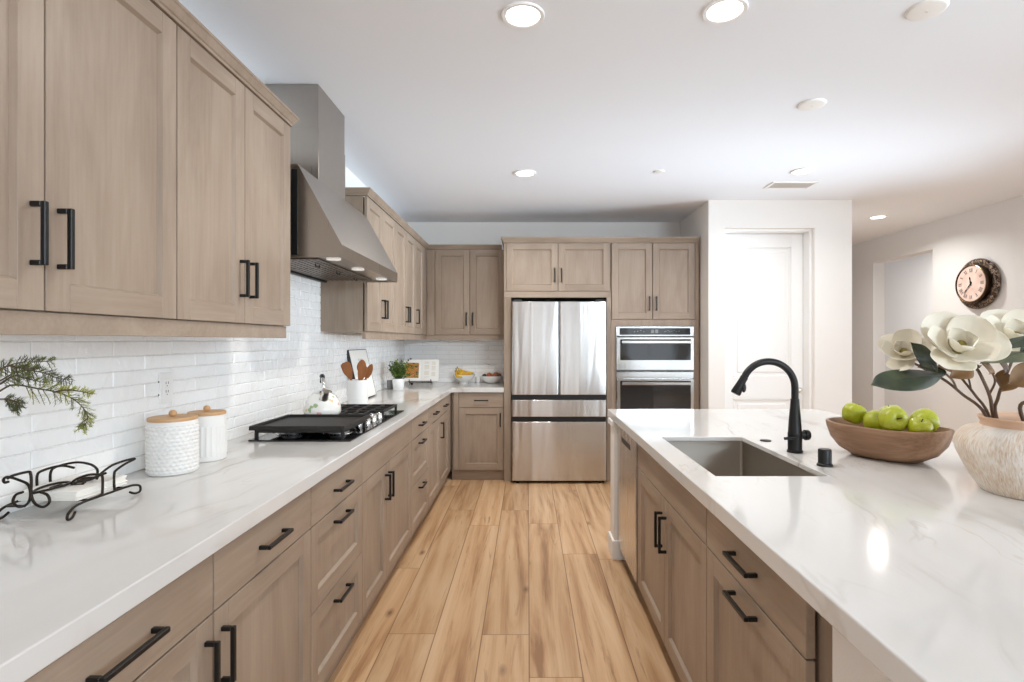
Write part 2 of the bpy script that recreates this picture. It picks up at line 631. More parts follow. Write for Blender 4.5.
# pantry block with a recessed door
PY = 5.025
PX0, PX1 = 1.68, 3.015
DX0, DX1, DZ, DY = 1.8326, 2.667, 2.42, 5.19
w = MB()
w.box(PX0, DX0, PY, 9.45, 0, H, 0)
w.box(DX1, PX1, PY, 9.45, 0, H, 0)
w.box(DX0, DX1, PY, 9.45, DZ, H, 0)
w.box(DX0, DX1, DY + .045, 9.45, 0, DZ, 0)
struct(w.build('wall_pantry', M['wall']))
struct(MB().box(DX0, DX0 + .022, PY + .05, DY + .04, 0, DZ).box(DX1 - .022, DX1, PY + .05, DY + .04, 0, DZ)
       .box(DX0 + .022, DX1 - .022, PY + .05, DY + .04, DZ - .022, DZ).build('trim_1', M['trimwhite']))

door = thing('door_1', 'white two-panel pantry door set deep in the wall', 'door', (DX0 + .024, DY, 0.01))
struct(door)
dw, dh = DX1 - DX0 - .048, DZ - .035
d = MB()
st = .115
zr = [(.0, .20), (.80, 1.01), (dh - .125, dh)]
d.box(0, st, 0, .04, 0, dh)
d.box(dw - st, dw, 0, .04, 0, dh)
for a, b in zr:
    d.box(st, dw - st, 0, .04, a, b)
for a, b in ((.20, .80), (1.01, dh - .125)):
    # sunk field with a raised, moulded centre
    d.box(st, dw - st, .016, .03, a, b, 0)
    d.box(st + .045, dw - st - .045, .006, .02, a + .045, b - .045, .008)
    for (x0, x1, z0, z1) in ((st, st + .016, a, b), (dw - st - .016, dw - st, a, b), (st, dw - st, a, a + .016), (st, dw - st, b - .016, b)):
        d.box(x0, x1, .005, .02, z0, z1, .005)
d.build('door_leaf', M['trimwhite'], door, smooth=None)
k = MB()
xf = Matrix.Translation((dw - .06, 0, .89)) @ Matrix.Rotation(R(90), 4, 'X')
k.lathe([(0, -.005), (.032, -.005), (.032, .006), (.014, .01), (.010, .03), (.022, .04), (.030, .052), (.027, .066), (.014, .074), (0, .075)], 24, xf=xf)
k.build('door_knob', M['chrome'], door, smooth=40)

# baseboards
struct(MB().box(XR - .014, XR, 2.3, OY0, 0, .13).build('baseboard_right', M['trimwhite']))
struct(MB().box(PX0 + .01, DX0, PY - .014, PY, 0, .13).box(DX1, PX1, PY - .014, PY, 0, .13).build('baseboard_pantry', M['trimwhite']))

# ---------------------------------------------------------------- tiled backsplash


def tiles(L, rows, z0, skip=None, seed=1):
    """tiles on the plane y=0 facing -y, running along x; returns builder"""
    rnd = random.Random(seed)
    b = MB()
    TW, TH, G = .288, .0474, .003
    for r in range(rows):
        za, zb = z0 + r * (TH + G), z0 + r * (TH + G) + TH
        x = -(TW + G) * (0.5 if r % 2 else 0.0) - .09
        while x < L:
            xa, xb = max(x, 0.0), min(x + TW, L)
            if xb - xa > .01 and not (skip and skip(xa, xb, za, zb)):
                t = [.0085 + rnd.uniform(-.0012, .0012) for _ in range(4)]
                e = .0022
                vs = [(xa, 0, za), (xb, 0, za), (xb, 0, zb), (xa, 0, zb),
                      (xa, -.006, za), (xb, -.006, za), (xb, -.006, zb), (xa, -.006, zb),
                      (xa + e, -t[0], za + e), (xb - e, -t[1], za + e), (xb - e, -t[2], zb - e), (xa + e, -t[3], zb - e)]
                fs = []
                for i in range(4):
                    j = (i + 1) % 4
                    fs += [[i, j, 4 + j, 4 + i], [4 + i, 4 + j, 8 + j, 8 + i]]
                fs.append([8, 9, 10, 11])
                b.add(vs, fs)
            x += TW + G
    return b


# left wall: local x -> world Y, facing +X
LEFT = (0, 0, R(90))
Y0S = 0.70


def skip_left(xa, xb, za, zb):
    return za > 1.375 and not (xb + Y0S > 2.36 and xa + Y0S < 3.56)


tb = tiles(YB - Y0S - .002, 17, CT + .001, skip_left, 3)
o = tb.build('tile_backsplash', M['tile'], wall_left, (XL, Y0S, 0), LEFT)
MB().box(0, YB - Y0S - .002, -.005, 0, CT, 1.40, 0).box(1.66, 2.86, -.005, 0, 1.40, 1.78, 0).build('grout_bed', M['grout'], wall_left, (XL, Y0S, 0), LEFT)
tb = tiles(1.10, 10, CT + .001, lambda a, b, c, d: c > 1.375, 5)
tb.build('tile_backsplash', M['tile'], wall_back, (XL + .006, YB, 0))
MB().box(0, 1.10, -.005, 0, CT, 1.40, 0).build('grout_bed', M['grout'], wall_back, (XL + .006, YB, 0))

# ================================================================== CABINETS
HAND = {}


def handle_mesh(L, horiz):
    key = (round(L, 3), horiz)
    if key not in HAND:
        b = MB()
        t, pr = .011, .034
        if horiz:
            b.box(-L / 2, L / 2, -pr, -pr + t, -t / 2, t / 2)
            b.box(-L / 2, -L / 2 + t, -pr + t, 0, -t / 2, t / 2)
            b.box(L / 2 - t, L / 2, -pr + t, 0, -t / 2, t / 2)
        else:
            b.box(-t / 2, t / 2, -pr, -pr + t, -L / 2, L / 2)
            b.box(-t / 2, t / 2, -pr + t, 0, -L / 2, -L / 2 + t)
            b.box(-t / 2, t / 2, -pr + t, 0, L / 2 - t, L / 2)
        o = b.build('handle', M['black'])
        HAND[key] = o.data
        bpy.data.objects.remove(o)
    return HAND[key]


def shaker(w, h, stile=.062):
    b = MB()
    T = .02
    b.box(0, stile, 0, T, 0, h, .0012, 0)
    b.box(w - stile, w, 0, T, 0, h, .0012, 0)
    b.box(stile, w - stile, 0, T, 0, stile, .0012, 1)
    b.box(stile, w - stile, 0, T, h - stile, h, .0012, 1)
    # panel sunk behind the frame with a small sloped lip
    s, q = stile, .006
    x0, x1, z0, z1 = s, w - s, s, h - s
    vs = [(x0, .0015, z0), (x1, .0015, z0), (x1, .0015, z1), (x0, .0015, z1),
          (x0 + q, .012, z0 + q), (x1 - q, .012, z0 + q), (x1 - q, .012, z1 - q), (x0 + q, .012, z1 - q)]
    fs = [[0, 1, 5, 4], [2, 3, 7, 6]]
    b.add(vs, fs, 1)
    b.add(vs, [[1, 2, 6, 5], [3, 0, 4, 7], [4, 5, 6, 7]], 0)
    return b


WOOD = None


class Cab:
    def __init__(s, name, label, cat, loc, rotz, w, depth, z0, z1, group=None, toe=False, open_body=None):
        s.root = thing(name, label, cat, (loc[0], loc[1], 0 if toe else z0), (0, 0, R(rotz)), group)
        s.base = 0 if toe else z0
        s.w = w
        if open_body is None:
            MB().box(0, w, .030, depth, z0 - s.base, z1 - s.base, .001, 0).build('body', [M['wood_v']], s.root)
        if toe:
            MB().box(0, w, .05, .066, 0, z0, .001).build('toe_kick', [M['wood_h']], s.root)
            MB().box(0.002, w - 0.002, .07, depth - .02, 0.0, z0, .0).build('plinth', [M['darkplastic']], s.root)

    def door(s, x0, x1, z0, z1, handle=None, hz=None, L=.136, label=None, gap=.0022):
        """handle: 'L','R' upright near that edge at height hz, 'T' level at the top, None"""
        w, h = x1 - x0 - 2 * gap, z1 - z0 - 2 * gap
        d = shaker(w, h).build('door', [M['wood_v'], M['wood_h']], s.root, (x0 + gap, 0, z0 + gap - s.base), normals=True)
        if handle in ('L', 'R'):
            hx = .031 if handle == 'L' else w - .031
            link_mesh(handle_mesh(L, False), 'handle', d, (hx, 0, hz - (z0 + gap)))
        elif handle == 'T':
            link_mesh(handle_mesh(L, True), 'handle', d, (w / 2, 0, h - .034))
        return d

    def drawer(s, x0, x1, z0, z1, slab=True, L=.15, handle=True, gap=.0022, name='drawer', hz=None):
        w, h = x1 - x0 - 2 * gap, z1 - z0 - 2 * gap
        b = MB().box(0, w, 0, .02, 0, h, .0012, 1) if slab else shaker(w, h)
        d = b.build(name, [M['wood_v'], M['wood_h']], s.root, (x0 + gap, 0, z0 + gap - s.base))
        if handle:
            link_mesh(handle_mesh(L, True), 'handle', d, (w / 2, 0, h / 2 if hz is None else hz))
        return d


UF = -1.055                       # front plane of the wall cabinets on the left wall
UZ0, UZ1 = 1.432, 2.321
UH = UZ0 + .165                   # handle centre height


def upper_left(y0, y1, label, doors, group):
    c = Cab('wall_cabinet', label, 'cabinet', (UF, y0), 90, y1 - y0, -(XL - UF) - .0, UZ0, UZ1, group)
    for a, b, h in doors:
        c.door(a - y0, b - y0, UZ0, UZ1, h, UH)
    return c


G1 = 'taupe wall cabinets around the range hood'
upper_left(0.737, 1.623, 'taupe shaker wall cabinet with two wide doors above fern and wire napkin holder', [(.737, 1.18, 'R'), (1.18, 1.623, 'L')], G1)
upper_left(1.6245, 2.400, 'taupe shaker wall cabinet with two doors above the white canisters', [(1.6245, 2.013, 'R'), (2.013, 2.400, 'L')], G1)
upper_left(3.545, 4.307, 'taupe wall cabinet with two narrow doors just beyond the range hood', [(3.545, 3.926, 'R'), (3.926, 4.307, 'L')], G1)
upper_left(4.3085, 5.069, 'taupe two-door wall cabinet second beyond the hood, above potted herb', [(4.3085, 4.688, 'R'), (4.688, 5.069, 'L')], G1)
c = upper_left(5.0705, 5.63, 'narrow single-door taupe wall cabinet in the kitchen corner', [(5.0705, 5.45, 'L')], G1)
MB().box(5.4515 - 5.0705, 5.628 - 5.0705, .002, .02, 0, UZ1 - UZ0).build('filler', [M['wood_v']], c.root)

UBY = 5.63
c = Cab('wall_cabinet', 'taupe two-door wall cabinet on back wall above the banana bowl', 'cabinet', (UF + .0, UBY), 0, -.240 - UF, YB - UBY, UZ0, UZ1, G1)
MB().box(.002, .082, .002, .02, 0, UZ1 - UZ0).build('filler', [M['wood_v']], c.root)
c.door(.085, .448, UZ0, UZ1, 'R', UH)
c.door(.448, .811, UZ0, UZ1, 'L', UH)

# light rails under the wall cabinets
o = MB().box(UF - .035, UF - .012, .739, 2.384, 1.381, UZ0, .0015).build('light_rail', M['wood_h'], loc=(0, 0, 0))
tag(o, 'long taupe light rail under the wall cabinets above fern and canisters', 'trim')
o = MB().prism([(UF - .035, 3.55), (UF - .012, 3.55), (UF - .012, UBY + .012), (-.242, UBY + .012), (-.242, UBY + .035), (UF - .035, UBY + .035)], 1.381, UZ0).build('light_rail', M['wood_h'])
tag(o, 'L-shaped taupe light rail under the corner wall cabinets beyond the hood', 'trim')


def crown(path, label, h=.046, out=.027, z0=UZ1 + .002):
    """moulding swept along a plan path; outward is to the right of travel"""
    prof = [(0.0, 0), (.006, 0), (.006, .010), (.011, .013), (out - .004, .034), (out, .037), (out, h), (-.02, h), (-.02, 0)]
    P = [Vector((a, b)) for a, b in path]
    b = MB()
    rows = []
    for i, p in enumerate(P):
        d1 = (P[i] - P[i - 1]).normalized() if i else None
        d2 = (P[i + 1] - P[i]).normalized() if i < len(P) - 1 else None
        n1 = Vector((d1.y, -d1.x)) if d1 else None
        n2 = Vector((d2.y, -d2.x)) if d2 else None
        if n1 is None:
            m = n2
        elif n2 is None:
            m = n1
        else:
            m = (n1 + n2)
            m = m / m.dot(n1)
        rows.append([(p.x + m.x * u, p.y + m.y * u, z0 + v) for u, v in prof])
    k = len(prof)
    vs = [q for r in rows for q in r]
    fs = []
    for i in range(len(rows) - 1):
        for j in range(k):
            fs.append([i * k + j, i * k + (j + 1) % k, (i + 1) * k + (j + 1) % k, (i + 1) * k + j])
    fs += [list(range(k)), [(len(rows) - 1) * k + j for j in range(k)]]
    b.add(vs, fs)
    return tag(b.build('crown_molding', M['wood_h']), label, 'molding')


# travel direction chosen so that the profile projects away from the cabinets
crown([(UF, .737), (UF, 2.402), (XL + .021, 2.402)], 'taupe crown molding along top of wall cabinets above canisters')
crown([(XL + .021, 3.543), (UF, 3.543), (UF, UBY), (-.272, UBY)], 'taupe crown molding over corner wall cabinets beyond the hood')

# ---------------------------------------------------------------- base cabinets on the left wall
BF = -.752
BZ0, BZ1 = .106, CT - .047
DRZ = .718                         # line between drawers and doors
GB = 'taupe base cabinets under the long counter'
BD = -(XL - BF) - .016


def base_left(y0, y1, label):
    return Cab('base_cabinet', label, 'cabinet', (BF, y0), 90, y1 - y0, BD, BZ0, BZ1, GB, toe=True)


c = base_left(.711, 1.291, 'taupe base cabinet with long drawer pull below wire napkin holder')
c.drawer(0, .58, DRZ, BZ1 - .006, L=.17)
c.door(0, .58, BZ0, DRZ, 'R', .60)
c = base_left(1.2925, 1.871, 'taupe base cabinet with one drawer over one door, below white canisters')
c.drawer(0, .5785, DRZ, BZ1 - .006)
c.door(0, .5785, BZ0, DRZ, 'L', .60)
c = base_left(1.8725, 2.45, 'taupe three-drawer base cabinet beside the cooktop doors, nearer the canisters')
c.drawer(0, .5775, DRZ, BZ1 - .006)
c.drawer(0, .5775, .412, DRZ, slab=False, hz=.253)
c.drawer(0, .5775, BZ0, .412, slab=False, hz=.253)
c = base_left(2.4515, 3.482, 'wide taupe base cabinet with two doors and plain front under the cooktop')
c.drawer(0, 1.0305, DRZ, BZ1 - .006, handle=False, name='false_front')
c.door(0, .42, BZ0, DRZ, 'R', .60)
c.door(.42, 1.0305, BZ0, DRZ, 'L', .60)
c = base_left(3.4835, 4.076, 'taupe three-drawer base cabinet just past the cooktop')
c.drawer(0, .5925, DRZ, BZ1 - .006)
c.drawer(0, .5925, .412, DRZ, slab=False, hz=.253)
c.drawer(0, .5925, BZ0, .412, slab=False, hz=.253)
BBF = 5.275
c = base_left(4.0775, BBF, 'taupe base cabinet with two small drawers over doors running into the corner')
c.drawer(0, .5325, DRZ, BZ1 - .006)
c.drawer(.5325, 1.0525, DRZ, BZ1 - .006)
c.door(0, .5325, BZ0, DRZ)
c.door(.5325, 1.0525, BZ0, DRZ, 'L', .60)
MB().box(1.054, BBF - 4.0775 - .001, .004, .0215, BZ0, BZ1).build('filler', [M['wood_v']], c.root)

c = Cab('base_cabinet', 'taupe base cabinet with one drawer and door beside the refrigerator', 'cabinet', (BF + .001, BBF), 0, -.236 - BF - .001, YB - BBF, BZ0, BZ1, GB, toe=True)
c.w = 0
w0 = -.236 - BF - .001
MB().box(.022, .073, .003, .0215, BZ0, BZ1).build('filler', [M['wood_v']], c.root)
c.drawer(.074, w0, DRZ, BZ1 - .006, L=.136)
c.door(.074, w0, BZ0, DRZ, 'R', .60)

# ---------------------------------------------------------------- L-shaped countertop
CE = -.7375
o = MB()
o.prism([(XL + .001, .70), (CE, .70), (CE, 5.25), (-.2345, 5.25), (-.2345, YB - .001), (XL + .001, YB - .001)], CT - .046, CT)
o = o.build('countertop', M['quartz'])
tag(o, 'long white veined quartz countertop running under the cooktop to the corner', 'countertop')
bv = o.modifiers.new('edge', 'BEVEL')
bv.width = .003
bv.segments = 2
bv.limit_method = 'ANGLE'

# ---------------------------------------------------------------- fridge surround and oven tower
EY = 5.25
EX0, EX1 = -.2333, 1.665
EZ1 = 2.322
# refrigerator enclosure
c = Cab('refrigerator_cabinet', 'taupe two-door cabinet framing the refrigerator, with panels to the floor', 'cabinet', (EX0, EY), 0, .807 - EX0, YB - EY, 1.79, EZ1, toe=False, open_body=True)
rt = c.root
rt.location.z = 0
c.base = 0
fw = .807 - EX0
MB().box(0, .068, .0, YB - EY, 0, 1.79, .001).build('side_panel', [M['wood_v']], rt)
MB().box(fw - .042, fw, .0, YB - EY, 0, 1.79, .001).build('side_panel', [M['wood_v']], rt)
MB().box(0, fw, .0215, YB - EY, 1.79, EZ1, .001).build('body', [M['wood_v']], rt)
MB().box(.0, fw, .0, .021, 1.791, 1.850, .001).build('top_rail', [M['wood_h']], rt)
c.door(.02, .02 + (fw - .03) / 2, 1.852, EZ1, 'R', 1.852 + .155)
c.door(.02 + (fw - .03) / 2, fw - .01, 1.852, EZ1, 'L', 1.852 + .155)
MB().box(0, .019, .002, .021, 1.852, EZ1, .001).build('filler', [M['wood_v']], rt)

# oven tower
tw = EX1 - .8085
c = Cab('oven_cabinet', 'tall taupe cabinet with two upper doors housing the double wall oven', 'cabinet', (.8085, EY), 0, tw, YB - EY, 1.535, EZ1, toe=False, open_body=True)
rt = c.root
rt.location.z = 0
c.base = 0
MB().box(0, tw, .0215, YB - EY, 1.535, EZ1, .001).build('body', [M['wood_v']], rt)
MB().box(0, tw, .0215, YB - EY, .106, .455, .001).build('lower_body', [M['wood_v']], rt)
MB().box(0, tw, .07, YB - EY, 0, .106, .001).build('toe_kick', [M['wood_h']], rt)
f = MB()
f.box(0, .0475, .002, .0215, .455, 1.575)
f.box(.796, tw, .002, .0215, .455, 1.575)
f.box(.0475, .796, .002, .0215, 1.512, 1.575)
f.build('face_frame', [M['wood_v'], M['wood_h']], rt)
MB().box(0, .045, .0215, YB - EY, .455, 1.535).build('side_panel', [M['wood_v']], rt)
MB().box(.80, tw, .0215, YB - EY, .455, 1.535).build('side_panel', [M['wood_v']], rt)
c.door(.004, .402, 1.577, EZ1, 'R', 1.577 + .155)
c.door(.404, .816, 1.577, EZ1, 'L', 1.577 + .155)
MB().box(.818, tw, .002, .0215, 1.577, EZ1, .001).build('filler', [M['wood_v']], rt)
c.drawer(.02, .816, .11, .453, L=.136)

crown([(EX0, YB - .02), (EX0, EY), (EX1, EY), (EX1, YB - .02)][:3], 'taupe crown molding across refrigerator and oven cabinets', .052, .030, EZ1 + .002)

# ---------------------------------------------------------------- refrigerator
FY = 5.167
fr = thing('refrigerator', 'stainless steel french-door refrigerator with two lower drawers', 'refrigerator', (-.159, FY, 0))
RW = .912
MB().box(.002, RW - .002, .045, .77, .03, 1.745, .004).build('body', M['darkplastic'], fr)
MB().box(.015, RW - .015, .06, .70, 0, .03, .002).build('base_grille', M['black'], fr)


def fdoor(name, x0, x1, z0, z1, lip=None):
    """door skin with softly rounded vertical edges"""
    n = 6
    r = .018
    poly = []
    for i in range(n + 1):
        a = PI / 2 * i / n
        poly.append((x0 + r - r * math.cos(a), r - r * math.sin(a)))
    for i in range(n + 1):
        a = PI / 2 * i / n
        poly.append((x1 - r + r * math.sin(a), r - r * math.cos(a)))
    poly += [(x1, .043), (x0, .043)]
    cx, cz = x0, z0
    b = MB().prism([(p[0] - cx, p[1]) for p in poly], 0, z1 - z0, 'xy')
    o = b.build(name, M['fridge_steel'], fr, (cx, 0, cz), smooth=30)
    m = o.modifiers.new('edge', 'BEVEL')
    m.width = .003
    m.segments = 2
    m.limit_method = 'ANGLE'
    return o


fdoor('door', .001, .4535, .853, 1.746)
fdoor('door', .4585, RW - .001, .853, 1.746)
fdoor('drawer', .001, RW - .001, .643, .803)
fdoor('drawer', .001, RW - .001, .030, .594)
MB().box(.012, RW - .012, .012, .044, .805, .851, .001).build('grip_recess', M['black'], fr)
MB().box(.012, RW - .012, .012, .044, .596, .641, .001).build('grip_recess', M['black'], fr)
for x in (.02, RW - .10):
    MB().box(x, x + .08, .01, .07, 1.7465, 1.766, .003).build('hinge_cover', M['darkplastic'], fr)
for x in (.06, RW - .06):
    MB().lathe([(0, 0), (.018, 0), (.018, .012), (.01, .03), (0, .03)], 16, (x, .05, 0)).build('foot', M['black'], fr, smooth=40)

# ---------------------------------------------------------------- double wall oven
ov = thing('wall_oven', 'stainless steel double wall oven with microwave above, black glass doors', 'oven', (.858, EY - .002, .455))
OW = .746
zb = .455
MB().box(.0, OW - .0, .004, .56, .003, 1.053, .002).build('body', M['oven_steel'], ov)


def zz(a):
    return a - zb


b = MB()
b.box(-.004, OW + .004, -.012, .004, zz(1.418), zz(1.509), .002, 0)
b.box(.03, OW - .03, -.0135, -.011, zz(1.428), zz(1.494), .0005, 1)
cp = b.build('control_panel', [M['oven_steel'], M['blackglass']], ov)
g = MB()
for i, x in enumerate((.17, .20, .23, .26, .335, .375, .46, .475, .495, .51, .53, .555, .575, .60)):
    if 4 <= i <= 5:
        g.box(x, x + .03, -.0142, -.0136, zz(1.445), zz(1.478), 0, 0)
    else:
        g.box(x, x + .010, -.0142, -.0136, zz(1.455 + (i % 3) * .006), zz(1.459 + (i % 3) * .006), 0, 0)
g.build('display_marks', [mat('grey_display_marks', (0.25, 0.24, 0.24), 0.4)], cp)
MB().box(.005, OW - .005, -.006, .003, zz(1.406), zz(1.416), .001).build('vent_strip', M['darkplastic'], ov)


def oven_door(z0, z1, gz0, gz1, hz):
    b = MB()
    b.box(0, OW, -.035, .002, zz(z0), zz(z1), .004, 0)
    b.box(.032, OW - .032, -.0365, -.034, zz(gz0), zz(gz1), .001, 1)
    d = b.build('oven_door', [M['oven_steel'], M['blackglass']], ov)
    h = MB()
    h.box(.04, OW - .04, -.082, -.062, zz(hz - .016), zz(hz + .016), .006)
    for x in (.06, OW - .085):
        h.box(x, x + .025, -.063, -.034, zz(hz - .010), zz(hz + .010), .002)
    h.build('handle', M['chrome'] if False else M['oven_steel'], d)
    return d


dd = oven_door(1.086, 1.404, 1.183, 1.386, 1.358)
dd2 = oven_door(.475, 1.002, .56, .985, .960)
MB().box(.0, OW, -.020, .002, zz(1.008), zz(1.068), .002).build('trim_strip', M['oven_steel'], ov)
MB().box(.005, OW - .005, -.010, .003, zz(1.070), zz(1.082), .001).build('vent_strip', M['darkplastic'], ov)

# ================================================================== RANGE HOOD
M['filter'] = mat('dull_filter_steel', (.20, .17, .145), .4, 1)
hood = thing('range_hood', 'large stainless steel wall range hood above the cooktop', 'range hood', (XL + .010, 2.484, 1.753))
HW, HD, HT = 1.066, .502, .43       # width along Y, depth, height of canopy
CTX = .30                            # where the slope meets the flat top
cb = MB()
prof = [(0, 0), (HD, 0), (HD, .06), (CTX, HT), (0, HT)]
vs, fs = [], []
# shell: sides, slope, lip and top, open underneath
t = .0
vs = [(x, 0, z) for x, z in prof] + [(x, HW, z) for x, z in prof]
fs = [[0, 1, 2, 3, 4], [9, 8, 7, 6, 5], [1, 6, 7, 2], [2, 7, 8, 3], [3, 8, 9, 4], [0, 4, 9, 5]]
cb.add(vs, fs)
can = cb.build('canopy', M['hood_steel'], hood)
so = can.modifiers.new('sheet', 'SOLIDIFY')
so.thickness = .004
so.offset = -1
# underside tray
MB().box(.003, HD - .004, .004, HW - .004, .012, .018, .001).build('underside_panel', M['hood_steel'], hood)
for i in range(3):
    y0 = .09 + i * .30
    f = MB()
    f.box(.06, .36, y0, y0 + .29, .004, .0115, .002)
    for k2 in range(9):
        f.box(.072 + k2 * .032, .084 + k2 * .032, y0 + .012, y0 + .278, .001, .0045, .0008)
    f.build('grease_filter', M['filter'], hood)
    MB().tube([(.30, y0 + .12, .002), (.30, y0 + .12, -.012), (.30, y0 + .17, -.012), (.30, y0 + .17, .002)], .003, 6).build('filter_pull', M['black'], hood)
MB().box(.272, .300, -.0030, -.0005, .012, .405, .0005).build('side_seam', M['black'], hood)  # thin black strip laid on the near side of the canopy
for y in (.10, .47, .94):
    MB().lathe([(0, 0), (.030, 0), (.034, .002), (.034, .0115), (0, .0115)], 20, (.43, y, .002)).build('hood_lamp', M['hoodlamp'], hood, smooth=40)
MB().box(.03, .05, .03, HW - .03, -.006, .010, .002).build('drip_rail', M['black'], hood)
# chimney, two telescoping sleeves
chx = -1.066 - (XL + .010)
MB().box(0.0, chx, .266, .667, HT - .006, .70, .0015).build('chimney', M['hood_steel'], hood)
MB().box(0.004, chx - .003, .269, .664, .70, H - 1.753 - .002, .0015).build('chimney_sleeve', M['hood_steel'], hood)
MB().box(0, .055, .0, HW, HT + .0005, HT + .004, .001).build('top_flange', M['hood_steel'], hood)

# ================================================================== COOKTOP
M['burner'] = mat('satin_aluminium_burner', (.42, .42, .42), .4, .8)
ck = thing('gas_cooktop', 'black gas cooktop with iron grates set in the white counter', 'cooktop', (-1.262, 2.43, CT + .0005))
CW, CDp = 1.045, .465               # along Y, along X
b = MB()
b.box(0, CDp, 0, CW, 0, .008, .003)
b.build('cooktop_pan', M['blackglass'], ck)
# burners
for (x, y, r) in ((.12, .19, .045), (.34, .19, .038), (.16, .53, .055), (.12, .86, .045), (.33, .86, .038)):
    bb = MB()
    bb.lathe([(0, .008), (r + .016, .008), (r + .014, .016), (r, .020), (r, .026), (r * .9, .032), (0, .033)], 24, (x, y, 0))
    bb.build('burner', [M['burner']], ck, smooth=35)
    MB().lathe([(r + .017, .0082), (r + .030, .0082), (r + .028, .012), (r + .017, .013)], 24, (x, y, 0)).build('burner_ring', M['steel'], ck, smooth=35)


def grate(y0, y1, x0=.02, x1=CDp - .04):
    g = MB()
    z0, z1 = .036, .050
    t = .011
    g.box(x0, x0 + t, y0, y1, z0, z1, .002)
    g.box(x1 - t, x1, y0, y1, z0, z1, .002)
    g.box(x0 + t, x1 - t, y0, y0 + t, z0, z1, .002)
    g.box(x0 + t, x1 - t, y1 - t, y1, z0, z1, .002)
    n = 5
    for i in range(1, n):
        x = x0 + (x1 - x0) * i / n
        g.box(x - t / 2, x + t / 2, y0 + t, y1 - t, z0 - .004, z1, .002)
    for f in (.33, .66):
        y = y0 + (y1 - y0) * f
        g.box(x0 + t, x1 - t, y - t / 2, y + t / 2, z0 - .003, z1 - .002, .002)
    for x in (x0, x1 - .014):
        for y in (y0, y1 - .014):
            g.box(x, x + .014, y, y + .014, .008, z0 + .001, .001)
    return g.build('grate', M['iron'], ck)


grate(.02, .355)
grate(.36, .695, x1=CDp - .115)
grate(.70, 1.025)
# knobs in a row at the front centre
kn = MB().lathe([(0, .030), (.013, .030), (.0155, .027), (.0165, .004), (.021, .003), (.021, 0), (0, 0)], 24)
kn.box(-.003, .003, -.0155, .0155, .029, .036, .001)
kn0 = kn.build('knob', M['chrome'], ck, (.375, .40, .008), smooth=40)
for i in range(1, 6):
    link_mesh(kn0.data, 'knob', ck, (.375 + (.028 if i % 2 else 0), .40 + i * .058, .008))

# griddle plate laid over the first grate
gr = MB()
gx0, gx1, gy0, gy1 = 0, .43, 0, .395
gr.box(gx0, gx1, gy0, gy1, 0, .008, .002)
for (x0, x1, y0, y1) in ((gx0, gx0 + .012, gy0, gy1), (gx1 - .012, gx1, gy0, gy1), (gx0 + .012, gx1 - .012, gy0, gy0 + .012), (gx0 + .012, gx1 - .012, gy1 - .012, gy1)):
    gr.box(x0, x1, y0, y1, .006, .020, .003)
o = gr.build('griddle_plate', M['iron'], None, (-1.255, 2.425, CT + .0515))
tag(o, 'flat black cast iron griddle plate lying over the cooktop burners', 'griddle')

# ---------------------------------------------------------------- kettle


def kettle_mat():
    m = mat('floral_enamel', srgb(244, 242, 236), 0.12, coat=0.4)
    g = NG(m)
    o = g.obj()
    vor = g.n('ShaderNodeTexVoronoi')
    vor.inputs['Scale'].default_value = 34
    warp = g.n('ShaderNodeVectorMath', operation='ADD')
    sc = g.n('ShaderNodeVectorMath', operation='SCALE')
    sc.inputs['Scale'].default_value = .02
    g.l(g.noise(o, 60, 2, .5, 0, 1), sc.inputs[0])
    g.l(o, warp.inputs[0])
    g.l(sc.outputs[0], warp.inputs[1])
    g.l(warp.outputs[0], vor.inputs['Vector'])
    spot = g.ramp(vor.outputs['Distance'], [(.36, (1, 1, 1)), (.48, (0, 0, 0))])
    sep = g.n('ShaderNodeSeparateColor')
    g.l(vor.outputs['Color'], sep.inputs[0])
    pal = g.n('ShaderNodeValToRGB')
    pal.color_ramp.interpolation = 'CONSTANT'
    cols = [srgb(222, 150, 140), srgb(134, 168, 92), srgb(226, 196, 120), srgb(150, 162, 190), srgb(214, 170, 150)]
    el = pal.color_ramp.elements
    while len(el) < 5:
        el.new(.5)
    for i, e in enumerate(el):
        e.position = i / 5
        e.color = (*cols[i], 1)
    g.l(sep.outputs[0], pal.inputs[0])
    sel = g.math('GREATER_THAN', sep.outputs[1], .34)
    g.l(g.mix(g.math('MULTIPLY', g.math('MULTIPLY', spot, sel), .8), srgb(244, 242, 236), pal.outputs[0]), g.b.inputs['Base Color'])
    return m


M['kettle'] = kettle_mat()
M['spout'] = mat('satin_steel_spout', (.75, .73, .70), .28, 1)
kt = thing('kettle', 'white kettle painted with flowers standing on the cooktop grate', 'kettle', (-1.128, 2.965, CT + .0512), (0, 0, R(92)))
MB().lathe([(0, 0), (.088, 0), (.095, .006), (.098, .02), (.096, .045), (.088, .075), (.072, .102), (.052, .118), (.044, .121), (0, .121)], 36).build('body', M['kettle'], kt, smooth=40)
MB().lathe([(.050, .1195), (.050, .124), (.044, .130), (.025, .136), (.010, .138), (.007, .144), (.012, .150), (.012, .156), (.006, .160), (0, .160)], 28).build('lid', M['chrome'], kt, smooth=40)
MB().tube([(-.060, -.03, .092), (-.082, -.042, .118), (-.094, -.050, .135)], [.024, .018, .016], 14).build('spout', M['spout'], kt, smooth=40)
hp = smooth_path([(-.055, -.022, .122), (-.066, -.028, .155), (-.052, -.02, .188), (-.020, -.006, .208), (.014, .010, .203), (.042, .02, .176)], 6)
n = len(hp)
MB().tube(hp[:n // 2 + 1], .009, 10).build('handle_bracket', M['chrome'], kt, smooth=40)
MB().tube(hp[n // 2:], [.011 + .003 * math.sin(i / 8 * PI) for i in range(len(hp) - n // 2)], 12).build('grip', M['black'], kt, smooth=40)

